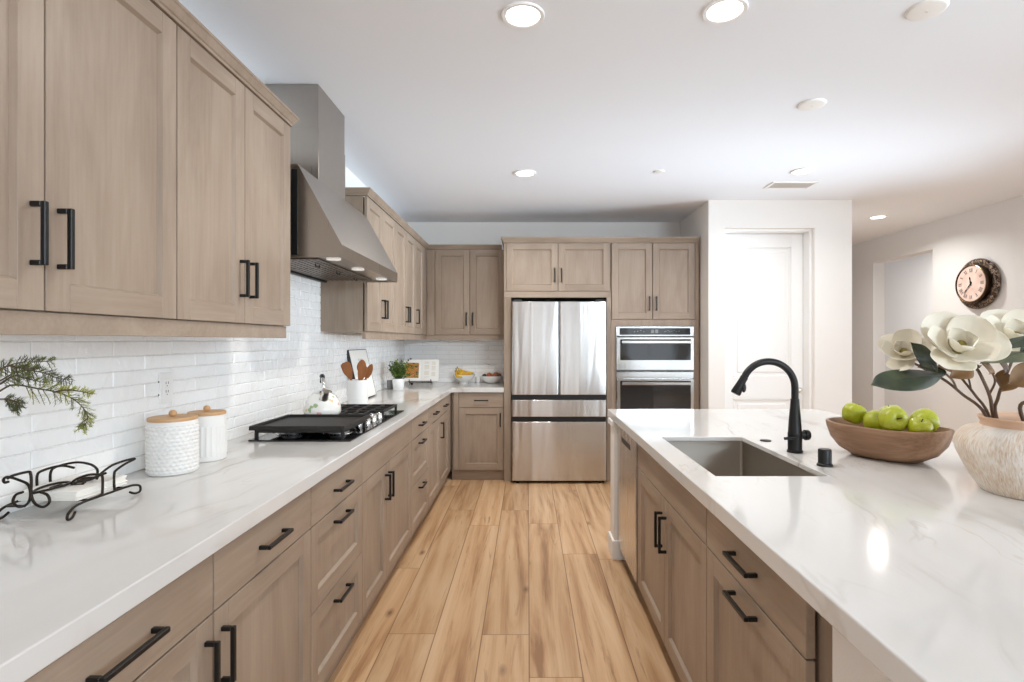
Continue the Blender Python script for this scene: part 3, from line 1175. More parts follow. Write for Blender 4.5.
# ---------------------------------------------------------------- utensil crock and wooden tools
cr = MB().lathe([(0, 0), (.064, 0), (.068, .004), (.068, .188), (.066, .191), (.062, .188), (.062, .012), (0, .012)], 36)
o = cr.build('utensil_crock', M['mattwhite'], None, (-1.155, 3.66, CT + .0005), smooth=40)
tag(o, 'plain white cylindrical crock holding wooden cooking tools', 'crock')


def utensil(name, label, base, top, head_w, head_l, kind):
    base, top = Vector(base), Vector(top)
    ax = (top - base).normalized()
    side = ax.cross(Vector((0, -1, 0))).normalized()
    nor = side.cross(ax)
    L = (top - base).length
    b = MB()
    hl = L - head_l
    pts = [ax * (hl * i / 6) for i in range(7)]
    b.tube(pts, [.0065] * 5 + [.007, .0075], 10)
    # head as a flattened shaped blade
    n = 12
    rows = []
    for i in range(n + 1):
        t = i / n
        if kind == 'spoon':
            w = head_w / 2 * (math.sin(PI * min(1, .12 + t * .86)) ** .6)
        elif kind == 'spatula':
            w = head_w / 2 * (.35 + .65 * min(1, t * 2.2)) * (1 if t < .86 else (1 - ((t - .86) / .14) ** 2 * .55))
        else:
            w = head_w / 2 * (.4 + .6 * math.sin(min(1, t * 1.4) * PI / 2)) * (1 if t < .8 else (1 - ((t - .8) / .2) ** 2 * .75))
        rows.append((hl - .004 + t * head_l, max(w, .004)))
    vs, fs = [], []
    for d, w in rows:
        for s_, q in ((-1, -.5), (-.5, -1), (.5, -1), (1, -.5), (1, .5), (.5, 1), (-.5, 1), (-1, .5)):
            vs.append(ax * d + side * (w * s_) + nor * (.0045 * q))
    for i in range(n):
        for j in range(8):
            fs.append([i * 8 + j, i * 8 + (j + 1) % 8, (i + 1) * 8 + (j + 1) % 8, (i + 1) * 8 + j])
    fs += [list(range(8)), [n * 8 + j for j in range(8)]]
    b.add(vs, fs)
    o = b.build(name, M['spoonwood'], None, base, smooth=50)
    return tag(o, label, 'utensil', 'wooden tools in the white crock')


zc = CT + .014
utensil('wooden_spatula', 'broad wooden spatula leaning toward the kettle in the white crock', (-1.13, 3.66, zc), (-1.235, 3.63, zc + .30), .066, .115, 'spatula')
utensil('wooden_spoon', 'round wooden spoon standing tallest at back of the white crock', (-1.16, 3.64, zc), (-1.135, 3.705, zc + .315), .062, .085, 'spoon')
utensil('wooden_turner', 'wide wooden turner at the front middle of the white crock', (-1.175, 3.65, zc), (-1.10, 3.62, zc + .285), .062, .11, 'turner')
utensil('wooden_spoon', 'wooden spoon tilted toward the potted herb in the white crock', (-1.18, 3.67, zc), (-1.062, 3.68, zc + .285), .046, .10, 'spoon')

# ---------------------------------------------------------------- white board leaning on the tiles
bd = thing('leaning_board', 'white square board with thin dark edge leaning behind the utensil crock', 'board', (-1.262, 4.06, CT + .0068), (0, R(-13), 0))
MB().box(-.022, -.001, .004, .436, .004, .386, .001).build('panel', M['paper'], bd)
f = MB()
for (y0, y1, z0, z1) in ((0, .004, 0, .39), (.436, .44, 0, .39), (.004, .436, 0, .004), (.004, .436, .386, .39)):
    f.box(-.026, 0, y0, y1, z0, z1, .0005)
f.build('frame', M['darkplastic'], bd)
ink = MB()
rnd = random.Random(2)
for k2 in range(3):
    y = .17 + k2 * .04
    ink.tube([(.0002, y, .30), (.0002, y + .012, .315), (.0002, y + .02, .30), (.0002, y + .03, .31)], .001, 5)
ink.build('faint_script', mat('faint_grey_ink', (.45, .44, .42), .7), bd)

# ---------------------------------------------------------------- potted herb
M['leaf_a'] = mat('herb_green', srgb(70, 92, 36), 0.5)
M['leaf_b'] = mat('herb_light_green', srgb(118, 138, 62), 0.5)
pl = thing('potted_herb', 'bushy green herb in a small white pot near the corner', 'potted plant', (-1.20, 5.0, CT + .0005))
MB().lathe([(0, 0), (.044, 0), (.047, .003), (.058, .100), (.058, .106), (.053, .106), (.052, .090), (0, .090)], 28).build('pot', M['ceramic'], pl, smooth=40)
MB().lathe([(0, .0915), (.050, .0915), (.050, .0905)], 20).build('soil', M['soil'], pl)
fb = MB()
rnd = random.Random(11)
for _ in range(74):
    a, rr = rnd.uniform(0, 2 * PI), rnd.uniform(.0, .05)
    top = Vector((math.cos(a) * (rr + rnd.uniform(.0, .07)), math.sin(a) * (rr + rnd.uniform(0, .07)), rnd.uniform(.14, .27)))
    bot = Vector((math.cos(a) * rr * .6, math.sin(a) * rr * .6, .09))
    fb.tube([bot, (bot + top) / 2 + Vector((0, 0, .012)), top], .0012, 4, mi=0)
    for k2 in range(9):
        t = .3 + .7 * k2 / 8
        p = bot.lerp(top, t)
        d = Vector((rnd.uniform(-1, 1), rnd.uniform(-1, 1), rnd.uniform(-.1, .8))).normalized()
        s_ = d.orthogonal().normalized()
        s_.rotate(Matrix.Rotation(rnd.uniform(0, 6.28), 3, d))
        l, w_ = rnd.uniform(.018, .030), rnd.uniform(.007, .012)
        nr = d.cross(s_)
        fb.add([p, p + d * l * .45 + s_ * w_ + nr * .003, p + d * l, p + d * l * .45 - s_ * w_ + nr * .003, p + d * l * .5 - nr * .002],
               [[0, 1, 4], [1, 2, 4], [2, 3, 4], [3, 0, 4]], rnd.choice((0, 0, 1)))
fb.build('foliage', [M['leaf_a'], M['leaf_b']], pl, normals=False)

# small grey glass behind the planter
o = MB().lathe([(0, 0), (.024, 0), (.027, .004), (.030, .085), (.027, .085), (.024, .01), (0, .008)], 20).build('glass_cup', mat('smoky_glass', (.22, .22, .21), .12, 0, .6), None, (-1.295, 5.07, CT + .0005), smooth=40)
tag(o, 'small smoky grey cup tucked behind the white herb pot', 'cup')

# ---------------------------------------------------------------- cookbook on an iron stand


def food_photo_mat():
    m = mat('printed_food_photo', srgb(150, 96, 40), .5)
    g = NG(m)
    n1 = g.noise(g.obj(), 38, 3, .6, .6)
    g.l(g.ramp(n1, [(.32, srgb(70, 52, 24)), (.44, srgb(120, 110, 40)), (.52, srgb(206, 140, 48)), (.60, srgb(150, 62, 32)), (.7, srgb(222, 190, 120))]), g.b.inputs['Base Color'])
    return m


M['food'] = food_photo_mat()
stand = thing('cookbook_stand', 'black iron easel holding the open cookbook in the corner', 'stand', (-1.118, 5.62, CT + .0005), (0, 0, R(4)))
tilt = R(20)


def tp(x, u, d=0.0):
    """point on the tilted book plane: x across, u up the plane, d in front of it"""
    return Vector((x, u * math.sin(tilt) - d * math.cos(tilt), .022 + u * math.cos(tilt) + d * math.sin(tilt)))


s_ = MB()
for x in (-.11, .11):
    s_.tube([tp(x, .0, .045), tp(x, .0, .0), tp(x, .22, -.004)], .004, 8)
    s_.tube([tp(x, .0, .045), tp(x, .018, .05)], .004, 8)
    s_.tube([(x, -.03, .0045), (x, .03, .018), (x, .12, .0045)], .004, 8)
    s_.tube([tp(x, 0, 0), (x, .0, .012)], .004, 8)
s_.tube([tp(-.12, .0, .0), tp(.12, 0, 0)], .004, 8)
s_.tube([tp(-.12, .0, .045), tp(.12, 0, .045)], .004, 8)
s_.tube([tp(-.11, .22, -.004), tp(0, .245, -.004), tp(.11, .22, -.004)], .004, 8)
s_.tube([tp(0, .245, -.004), (0, .17, .0045)], .004, 8)
s_.build('easel', M['bronze'], stand, smooth=40)
fi = MB()
fi.ball(tp(-.115, .255, -.004), .013)
fi.ball((-.08, -.055, .014), .0135)
fi.build('finial', M['bronze'], stand, smooth=60)
bk = thing('open_cookbook', 'open cookbook with a food photograph leaning on an iron stand', 'book', (-1.118, 5.62, CT + .0005), (0, 0, R(4)))
pg = MB()
for sgn in (-1, 1):
    n = 8
    vs, fs = [], []
    for u in (.010, .245):
        for lay in (0, 1):
            for i in range(n + 1):
                t = i / n
                x = sgn * (.002 + t * .178)
                bulge = .012 * math.sin(min(1, t * 1.6) * PI / 2) * (1 - .35 * t) + .004
                vs.append(tp(x, u, bulge + .004 if lay else .0045))
    def ix(u, lay, i):
        return (u * 2 + lay) * (n + 1) + i
    for i in range(n):
        fs.append([ix(0, 1, i), ix(0, 1, i + 1), ix(1, 1, i + 1), ix(1, 1, i)])
        fs.append([ix(0, 0, i), ix(0, 0, i + 1), ix(1, 0, i + 1), ix(1, 0, i)])
        for u in (0, 1):
            fs.append([ix(u, 0, i), ix(u, 0, i + 1), ix(u, 1, i + 1), ix(u, 1, i)])
    for i in (0, n):
        fs.append([ix(0, 0, i), ix(1, 0, i), ix(1, 1, i), ix(0, 1, i)])
    pg.add(vs, fs)
pgo = pg.build('pages', M['paper'], bk, smooth=30)


def on_page(x, u, lift=.0006):
    t = abs(x) / .18
    return tp(x, u, .012 * math.sin(min(1, t * 1.6) * PI / 2) * (1 - .35 * t) + .008 + lift)


ph = MB()
xs2 = [-.172 + .150 * i / 6 for i in range(7)]
vs = [on_page(x, u) for u in (.045, .21) for x in xs2]
ph.add(vs, [[i, i + 1, 8 + i, 7 + i] for i in range(6)])
ph.build('food_picture', M['food'], pgo)
tx = MB()
for col_, (xa, xb) in enumerate(((.035, .085), (.11, .15))):
    for k2 in range(14):
        u = .215 - k2 * .0125
        if (k2 * 7 + col_ * 3) % 5 == 4:
            continue
        tx.add([on_page(xa, u), on_page(xb, u), on_page(xb, u + .004), on_page(xa, u + .004)], [[0, 1, 2, 3]])
tx.build('printed_lines', mat('tan_print', srgb(206, 194, 172), .7), pgo)
MB().add([tp(-.186, .004, .0035), tp(.186, .004, .0035), tp(.186, .251, .0035), tp(-.186, .251, .0035),
          tp(-.186, .004, .0065 - .006), tp(.186, .004, .0005), tp(.186, .251, .0005), tp(-.186, .251, .0005)],
         [[0, 1, 2, 3], [4, 5, 6, 7], [0, 1, 5, 4], [1, 2, 6, 5], [2, 3, 7, 6], [3, 0, 4, 7]]).build('cover', M['mattwhite'], bk)

# ---------------------------------------------------------------- bowls by the refrigerator
bowl_prof = [(0, .004), (.040, .004), (.042, 0), (.048, 0), (.048, .012), (.075, .030), (.105, .062), (.120, .092), (.117, .093), (.100, .064), (.070, .034), (0, .024)]
b1 = MB().lathe(bowl_prof, 40).build('fruit_bowl', M['ceramic'], None, (-.690, 5.82, CT + .0005), smooth=45)
tag(b1, 'white footed bowl with bananas on the back counter', 'bowl', 'white bowls on the back counter')
bp2 = [(0, .003), (.040, .003), (.042, 0), (.050, 0), (.080, .018), (.108, .045), (.118, .078), (.115, .079), (.103, .047), (.074, .024), (0, .014)]
b2 = MB().lathe(bp2, 40).build('fruit_bowl', M['ceramic'], None, (-.392, 5.83, CT + .0005), smooth=45)
tag(b2, 'white bowl of brown and orange fruit beside the refrigerator panel', 'bowl', 'white bowls on the back counter')
o = MB().lathe([(0, 0), (.026, 0), (.029, .003), (.033, .062), (.030, .062), (.026, .008), (0, .007)], 24).build('ramekin', M['ceramic'], None, (-.543, 5.915, CT + .0005), smooth=40)
tag(o, 'little white cup between the two bowls against the tiles', 'cup')


def banana_mat():
    m = mat('banana_skin', srgb(228, 180, 40), .45)
    g = NG(m)
    n1 = g.noise(g.obj(), 30, 3, .6)
    g.l(g.ramp(n1, [(.35, srgb(196, 138, 26)), (.5, srgb(230, 184, 44)), (.7, srgb(240, 204, 80))]), g.b.inputs['Base Color'])
    return m


M['banana'] = banana_mat()
M['banana_tip'] = mat('banana_stem', srgb(120, 110, 40), .6)
bz = CT + .085
bananas = [
    ('banana at the front of the bunch in the white bowl', [(-.775, 5.76, .075), (-.757, 5.735, .035), (-.715, 5.725, .022), (-.66, 5.735, .030), (-.625, 5.75, .045)]),
    ('banana in the middle of the bunch in the white bowl', [(-.772, 5.80, .098), (-.750, 5.785, .060), (-.705, 5.78, .045), (-.645, 5.79, .040), (-.600, 5.80, .050)]),
    ('banana at the back of the bunch in the white bowl', [(-.765, 5.845, .110), (-.735, 5.84, .082), (-.69, 5.84, .062), (-.635, 5.85, .050), (-.59, 5.86, .052)]),
]
for lab, pts in bananas:
    base = Vector(pts[0])
    pp = smooth_path([Vector((p[0], p[1], p[2])) for p in pts], 5)
    n = len(pp)
    pp = [p - Vector((base.x, base.y, 0)) for p in pp]
    rs = []
    for i in range(n):
        t = i / (n - 1)
        rs.append(.006 if t < .08 else (.006 + .013 * min(1, (t - .08) / .2)) if t < .28 else .019 if t < .75 else .019 - .013 * ((t - .75) / .25) ** 1.5)
    bt = thing('banana', lab, 'banana', (base.x, base.y, bz - .03), group='bananas in the white bowl')
    MB().tube(pp, rs, 7).build('fruit', M['banana'], bt, smooth=60)
    MB().tube([pp[0] + Vector((0, 0, .012)), pp[0], pp[1]], [.0055, .0065, .0064], 7).build('stem', M['banana_tip'], bt, smooth=60)
    MB().tube([pp[-1], pp[-1] + (pp[-1] - pp[-2]).normalized() * .005], [.0062, .004], 7).build('tip', M['banana_tip'], bt, smooth=60)

FR = [(-.465, 5.78, .078, .026, srgb(46, 28, 26), 'dark plum at the edge of the bowl beside the banana bowl'),
      (-.418, 5.765, .082, .029, srgb(178, 92, 50), 'orange-brown fruit at the front of the bowl next to the dark plum'),
      (-.362, 5.765, .080, .028, srgb(160, 84, 48), 'reddish-brown fruit at the front of the bowl between two others'),
      (-.345, 5.825, .090, .031, srgb(150, 112, 70), 'tan round fruit highest in the bowl by the refrigerator panel'),
      (-.418, 5.838, .084, .030, srgb(190, 116, 66), 'pale orange fruit at the back of the bowl by the tiles'),
      (-.308, 5.785, .084, .025, srgb(126, 88, 56), 'small brown fruit nearest the refrigerator panel in the bowl')]
for x, y, z, r, colr, lab in FR:
    ft = thing('small_fruit', lab, 'fruit', (x, y, CT + z - r), group='fruit in the white bowl by the refrigerator')
    MB().lathe([(0, .12 * r), (.25 * r, .02 * r), (.6 * r, .18 * r), (.92 * r, .65 * r), (r, 1.05 * r), (.88 * r, 1.5 * r), (.55 * r, 1.85 * r), (.22 * r, 1.92 * r), (0, 1.82 * r)], 20).build('flesh', mat('fruit_skin', colr, .45), ft, smooth=60)
    MB().tube([(0, 0, 1.8 * r), (.02 * r, .03 * r, 2.0 * r), (.1 * r, .05 * r, 2.2 * r)], .0016, 5).build('stem', M['soil'], ft)

# ================================================================== NEAR COUNTER OBJECTS


def canister(name, label, loc, r, h, style):
    t = thing(name, label, 'canister', loc, group='white canisters with wooden lids')
    b = MB()
    nseg, rows = 168, 96
    vs, fs = [], []
    prof = [(0, 0), (r * .96, 0), (r, .004)]
    # textured wall built as a displaced grid
    for k in range(rows + 1):
        z = .004 + (h - .008) * k / rows
        for i in range(nseg):
            a = 2 * PI * i / nseg
            if style == 'dots':
                u, v = (i / nseg) * 28, (k / rows) * 13
                dx, dz = (u + (.0 if int(v) % 2 == 0 else .5)) % 1 - .5, v % 1 - .5
                q = max(0, 1 - (dx * dx + dz * dz) / .20) * .0034
                q *= 1 if .5 < v < 12.4 else 0
            else:
                u, v = (i / nseg) * 24, k / rows
                q = max(0, math.cos(2 * PI * u)) * .0022 if .10 < v < .78 else 0
            vs.append(((r + q) * math.cos(a), (r + q) * math.sin(a), z))
    for k in range(rows):
        for i in range(nseg):
            j = (i + 1) % nseg
            fs.append([k * nseg + i, k * nseg + j, (k + 1) * nseg + j, (k + 1) * nseg + i])
    b.add(vs, fs)
    b.lathe([(0, 0), (r * .95, 0), (r, .004)], nseg)
    b.lathe([(r, h - .004), (r * .985, h), (r * .93, h), (r * .93, h - .01), (0, h - .01)], nseg)
    b.build('jar', M['mattwhite'], t, smooth=60)
    MB().lathe([(0, h + .0005), (r * .985, h + .0005), (r * .99, h + .003), (r * .99, h + .010), (r * .97, h + .012), (0, h + .012)], 48).build('lid', M['bamboo'], t, smooth=40)
    MB().ball((0, 0, h + .0225), .0125).build('knob', M['bamboo'], t, smooth=60)
    return t


canister('canister', 'larger white hobnail canister with wooden lid in front of the other', (-1.232, 1.873, CT + .0005), .0755, .180, 'dots')
canister('canister', 'smaller ribbed white canister with wooden lid behind the larger one', (-1.232, 2.072, CT + .0005), .066, .172, 'ribs')

# electric outlet in the tiles
ol = thing('wall_outlet', 'white double electrical outlet in the tile beside the canisters', 'outlet', (XL + .0095, 2.026, 1.192), LEFT)
MB().box(-.037, .037, -.005, 0, -.058, .058, .002).build('cover_plate', M['plastic'], ol)
sk = MB()
sk.box(-.017, .017, -.0068, -.0045, -.034, .034, .001, 0)
for z in (.016, -.016):
    for x in (-.0065, .0065):
        sk.box(x - .0012, x + .0012, -.0072, -.006, z - .001, z + .008, 0, 1)
    sk.ball((0, -.0062, z - .008), .0022, 8, 6, 1)
sk.build('socket', [M['plastic'], M['darkplastic']], ol)
MB().box(-.039, -.0375, -.003, 0, -.026, -.020, 0).box(-.039, -.0375, -.003, 0, .022, .028, 0).build('clip', M['darkplastic'], ol)

# ---------------------------------------------------------------- iron napkin holder with napkins
rk = thing('napkin_holder', 'scrolled black wire napkin holder on the counter below the fern', 'napkin holder', (-1.338, 1.372, CT + .0005))
WR = .0033


def wire(pts, name='wire_scroll', n=6):
    MB().tube(smooth_path(pts, n), WR, 8).build(name, M['bronze'], rk, smooth=60)


RX, RY = .178, .232


def curl_foot(x, y, dy, dx=0):
    """small teardrop foot, loop lying along dy"""
    return [(x + dx, y + dy * .030, .016), (x + dx * .6, y + dy * .012, .006), (x, y - dy * .004, .0036), (x - dx * .3, y - dy * .016, .009),
            (x, y - dy * .010, .022), (x + dx * .4, y + dy * .010, .030)]


# long side by the aisle: two L-shaped legs
wire([(RX - .004, .016, .014), (RX, .002, .004), (RX + .002, -.014, .0045), (RX + .002, -.012, .018), (RX, .012, .030), (RX, .055, .034), (RX, .094, .036),
      (RX, .100, .045), (RX, .100, .082), (RX - .004, .096, .090), (RX - .03, .09, .091), (RX - .06, .085, .080), (RX - .075, .09, .066), (RX - .06, .10, .062), (RX - .045, .098, .07)], 'leg_wire')
wire([(RX - .004, .206, .012), (RX, .222, .004), (RX + .002, .240, .006), (RX + .002, .238, .022), (RX, .214, .030), (RX, .180, .032), (RX, .147, .034),
      (RX, .142, .044), (RX, .142, .080), (RX, .150, .090), (RX, .185, .100), (RX, .222, .106), (RX - .004, .19, .108), (RX - .014, .15, .102), (RX - .03, .128, .082), (RX - .034, .122, .070)], 'leg_wire')
# far long side by the tiles
wire([(.004, .016, .014), (0, .002, .004), (-.002, -.012, .0045), (-.002, -.010, .018), (0, .012, .030), (0, .055, .034), (0, .094, .036),
      (0, .100, .046), (0, .100, .086), (.006, .110, .098), (.03, .14, .104), (.06, .15, .096)], 'leg_wire')
wire([(.004, .206, .012), (0, .222, .004), (-.002, .236, .006), (-.002, .234, .022), (0, .214, .030), (0, .180, .032), (0, .147, .034),
      (0, .142, .044), (0, .142, .086), (.012, .15, .100), (.05, .165, .108), (.095, .16, .104), (.128, .145, .092), (.142, .125, .075)], 'leg_wire')
# near short end: heart-shaped scrolls
wire([(.055, .0, .070), (.036, 0, .062), (.030, 0, .044), (.045, 0, .032), (.066, 0, .040), (.074, 0, .062), (.068, 0, .088), (.045, 0, .100), (.018, 0, .108), (.006, 0, .103), (.008, 0, .094), (.018, 0, .096)], 'end_scroll')
wire([(.098, .0, .070), (.117, 0, .062), (.122, 0, .044), (.106, 0, .032), (.086, 0, .040), (.076, 0, .062), (.076, 0, .100), (.074, .0, .116), (.068, 0, .121), (.03, .0, .112), (.016, 0, .104)], 'end_scroll')
wire([(0, .012, .030), (.03, .004, .033), (.060, .0, .034)], 'end_bar')
# hinged weight arm lying on the napkins: oval and coil
wire([(.078, .0, .066), (.095, .03, .068), (.10, .07, .068), (.085, .105, .067), (.062, .10, .067), (.052, .07, .067), (.06, .03, .067), (.078, .002, .066)], 'weight_arm')
wire([(.085, .045, .067), (.078, .06, .066), (.082, .08, .066), (.09, .075, .066)], 'weight_arm')
wire([(.10, .09, .068), (.118, .12, .068), (.116, .15, .068), (.095, .155, .067), (.085, .135, .067), (.10, .12, .067), (.125, .135, .072), (.15, .15, .082)], 'weight_arm')
# base rails and cross bars
MB().tube([(0, .05, .0335), (0, .19, .032)], WR, 8).tube([(RX, .05, .0335), (RX, .19, .032)], WR, 8).tube([(0, .055, .0335), (RX, .055, .0335)], WR, 8).tube([(0, .178, .0325), (RX, .178, .0325)], WR, 8).build('base_rail', M['bronze'], rk, smooth=60)
nb = MB()
for i in range(7):
    e = random.Random(i).uniform(-.002, .002)
    nb.box(.010 + e, RX - .012 + e, .030 + e, .205 + e, .0372 + i * .0036, .0372 + i * .0036 + .0034, .0012)
o = nb.build('napkin_stack', M['paper'], None, (-1.338, 1.372, CT + .0005))
tag(o, 'stack of white paper napkins held in the wire holder', 'napkins')

# ---------------------------------------------------------------- fern reaching in from the side
M['fern_a'] = mat('fern_dark_green', srgb(72, 80, 36), .6)
M['fern_b'] = mat('fern_bright_green', srgb(160, 164, 60), .6)
M['fern_c'] = mat('fern_mid_green', srgb(114, 122, 50), .6)
M['twig'] = mat('fern_stem', srgb(74, 62, 40), .7)
fe = thing('asparagus_fern', 'feathery green fern spraying out over the near counter', 'plant', (-1.13, 1.0, CT + .0005))
MB().lathe([(0, 0), (.045, 0), (.052, .01), (.060, .07), (.058, .13), (.046, .165), (.046, .175), (.042, .175), (.042, .15), (0, .15)], 28).build('pot', M['ceramic'], fe, smooth=45)
P0 = Vector((-1.13, 1.0, CT))


def fern_pt(px, py, Y):
    return Vector(((px - 528) * Y / FPX, Y, EYE - (py - 341) * Y / FPX)) - P0 - Vector((0, 0, .0005))


def frond(pts, mats, branch, seed, start=0.25, needles=9):
    rnd = random.Random(seed)
    path = smooth_path(pts, 9)
    b = MB()
    n = len(path)
    b.tube(path, [.0022 * (1 - .75 * i / n) for i in range(n)], 5, mi=0)
    for i in range(int(n * start), n - 1):
        t = i / n
        tan = (path[i + 1] - path[i]).normalized()
        side = tan.cross(Vector((.25, -.85, .25))).normalized()
        for sgn in (-1, 1):
            if rnd.random() < .42:
                continue
            L = branch * (1.05 - .7 * t) * rnd.uniform(.55, 1.15)
            d = (tan * .75 + side * sgn * .85 + Vector((rnd.uniform(-.2, .2), rnd.uniform(-.5, .5), rnd.uniform(-.25, .1)))).normalized()
            p0 = path[i]
            p1 = p0 + d * L * .55 + Vector((0, 0, -.05 * L))
            p2 = p0 + d * L + Vector((0, 0, -.22 * L))
            b.tube([p0, p1, p2], [.0008, .0006, .0004], 3, mi=0)
            mi = 1 if rnd.random() < .7 else 2
            for k in range(needles):
                tt = .12 + .88 * k / needles
                q = p0.lerp(p1, tt * 2) if tt < .5 else p1.lerp(p2, tt * 2 - 1)
                for s2 in (-1, 1):
                    nd = (d * .7 + side * s2 * .7 + Vector((rnd.uniform(-.5, .5), rnd.uniform(-.7, .7), rnd.uniform(-.3, .5)))).normalized()
                    l = rnd.uniform(.004, .009)
                    wv = nd.orthogonal().normalized() * .0005
                    b.add([q - wv, q + nd * l * .5 + wv, q + nd * l, q + wv * .3 - nd.cross(wv) * 1.0], [[0, 1, 2], [0, 2, 3]], mi)
    b.build('frond', mats, fe, normals=False)


A_, B_, C_ = M['fern_a'], M['fern_b'], M['fern_c']
root_pt = Vector((0, 0, .16))
frond([root_pt, fern_pt(-45, 420, 1.02), fern_pt(0, 391, 1.04), fern_pt(15, 385, 1.05), fern_pt(40, 389, 1.06), fern_pt(60, 393, 1.07), fern_pt(76, 401, 1.08), fern_pt(86, 412, 1.09), fern_pt(87, 421, 1.09), fern_pt(82, 429, 1.09)], [M['twig'], B_, C_], .036, 3, .38)
frond([root_pt, fern_pt(-50, 410, 1.04), fern_pt(0, 381, 1.07), fern_pt(20, 371, 1.08), fern_pt(40, 372, 1.09), fern_pt(58, 378, 1.10), fern_pt(74, 380, 1.10)], [M['twig'], A_, C_], .034, 4, .36)
frond([root_pt, fern_pt(-55, 400, 1.06), fern_pt(-5, 372, 1.09), fern_pt(18, 363, 1.10), fern_pt(36, 362, 1.10), fern_pt(52, 361, 1.10)], [M['twig'], A_, C_], .036, 5, .36)
frond([root_pt, fern_pt(-45, 420, 1.0), fern_pt(-12, 402, 1.0), fern_pt(4, 399, 1.0), fern_pt(14, 401, 1.0), fern_pt(19, 405, 1.0), fern_pt(16, 411, 1.0)], [M['twig'], A_, A_], .022, 6, .5)
frond([fern_pt(55, 392, 1.065), fern_pt(66, 390, 1.05), fern_pt(78, 391, 1.045), fern_pt(93, 394, 1.04)], [M['twig'], B_, B_], .018, 7, .1)
frond([fern_pt(0, 384, 1.05), fern_pt(14, 376, 1.05), fern_pt(28, 379, 1.05), fern_pt(46, 383, 1.05)], [M['twig'], C_, A_], .028, 8, .1)
frond([fern_pt(-5, 372, 1.09), fern_pt(8, 366, 1.04), fern_pt(20, 368, 1.04), fern_pt(34, 369, 1.03)], [M['twig'], A_, C_], .03, 9, .1)

# ================================================================== ISLAND
IE = .532                          # countertop edge on the aisle side
IB = 1.92
IY0, IY1 = .50, 3.605
SX0, SX1, SY0, SY1 = .632, 1.012, 1.816, 2.556     # sink opening
slab = MB()
# a 20 mm stone sheet with a deeper mitred apron, so the sink cut-out shows a thin edge
xs_, ys_ = [IE, SX0, SX1, IB], [IY0, SY0, SY1, IY1]
e_ = .06
xb_, yb_ = [IE, SX0 - e_, SX1 + e_, IB], [IY0, SY0 - e_, SY1 + e_, IY1]
vs = [(x, y, CT - .046) for y in yb_ for x in xb_] + [(x, y, CT) for y in ys_ for x in xs_]
hole = [(1, 1), (2, 1), (2, 2), (1, 2)]
r1 = len(vs)
vs += [(xs_[i], ys_[j], CT - .020) for i, j in hole]
r2 = len(vs)
vs += [(xb_[i], yb_[j], CT - .020) for i, j in hole]
ix = lambda i, j, k: k * 16 + j * 4 + i
fs = []
for i in range(3):
    for j in range(3):
        if (i, j) != (1, 1):
            for k in (0, 1):
                fs.append([ix(i, j, k), ix(i + 1, j, k), ix(i + 1, j + 1, k), ix(i, j + 1, k)])
for t in range(3):
    fs.append([ix(t, 0, 0), ix(t + 1, 0, 0), ix(t + 1, 0, 1), ix(t, 0, 1)])
    fs.append([ix(t, 3, 0), ix(t + 1, 3, 0), ix(t + 1, 3, 1), ix(t, 3, 1)])
    fs.append([ix(0, t, 0), ix(0, t + 1, 0), ix(0, t + 1, 1), ix(0, t, 1)])
    fs.append([ix(3, t, 0), ix(3, t + 1, 0), ix(3, t + 1, 1), ix(3, t, 1)])
for q in range(4):
    n_ = (q + 1) % 4
    fs.append([ix(*hole[q], 1), ix(*hole[n_], 1), r1 + n_, r1 + q])
    fs.append([r1 + q, r1 + n_, r2 + n_, r2 + q])
    fs.append([r2 + q, r2 + n_, ix(*hole[n_], 0), ix(*hole[q], 0)])
slab.add(vs, fs)
o = slab.build('island_countertop', M['quartz2'])
tag(o, 'broad white veined quartz island top with an undermount sink cut into it', 'countertop')
bv = o.modifiers.new('edge', 'BEVEL')
bv.width = .003
bv.segments = 2
bv.limit_method = 'ANGLE'

IF = .565                          # front plane of the island cabinets
ID = .60
IZ1 = CT - .047
GI = 'taupe island cabinets'
c = Cab('island_cabinet', 'taupe sink base cabinet with two doors under the island sink', 'cabinet', (IF, 2.79), -90, 1.081, ID, BZ0, IZ1, GI, toe=True, open_body=True)
# hollow carcass so that the sink hangs inside it
bb = MB()
bb.box(0, .018, .0215, ID, BZ0, IZ1, .001)
bb.box(1.063, 1.081, .0215, ID, BZ0, IZ1, .001)
bb.box(.018, 1.063, ID - .012, ID, BZ0, IZ1, .001)
bb.box(.018, 1.063, .0215, ID - .012, BZ0, BZ0 + .018, .001)
bb.box(.018, 1.063, .0215, .040, IZ1 - .155, IZ1, .001)
bb.build('body', M['wood_v'], c.root)
c.drawer(.03, 1.081, DRZ, IZ1 - .006, handle=False, name='false_front')
c.door(.03, .55, BZ0, DRZ, 'R', .575, .15)
c.door(.55, 1.081, BZ0, DRZ, 'L', .575, .15)
MB().box(0, .029, .002, .0215, BZ0, IZ1).build('filler', [M['wood_v']], c.root)
c = Cab('island_cabinet', 'taupe island cabinet with one drawer over a tall pull-out door', 'cabinet', (IF, 1.7075), -90, .612 + .07, ID, BZ0, IZ1, GI, toe=True)
c.drawer(0, .611, DRZ, IZ1 - .006)
c.door(0, .611, BZ0, DRZ, 'T', L=.15)

# dishwasher
dwh = thing('dishwasher', 'stainless steel dishwasher at the far end of the island', 'dishwasher', (IF - .008, 3.369, 0), (0, 0, R(-90)))
DWW = .577
MB().box(.004, DWW - .004, .03, .58, .10, .86, .002).build('tub', M['darkplastic'], dwh)
MB().box(.002, DWW - .002, 0, .03, .115, .862, .004).build('door', M['steel'], dwh)
MB().box(.15, DWW - .15, -.001, .012, .765, .805, .006).build('pocket_handle', M['black'], dwh)
MB().box(.01, DWW - .01, .06, .07, 0, .11, .001).build('toe_panel', M['black'], dwh)

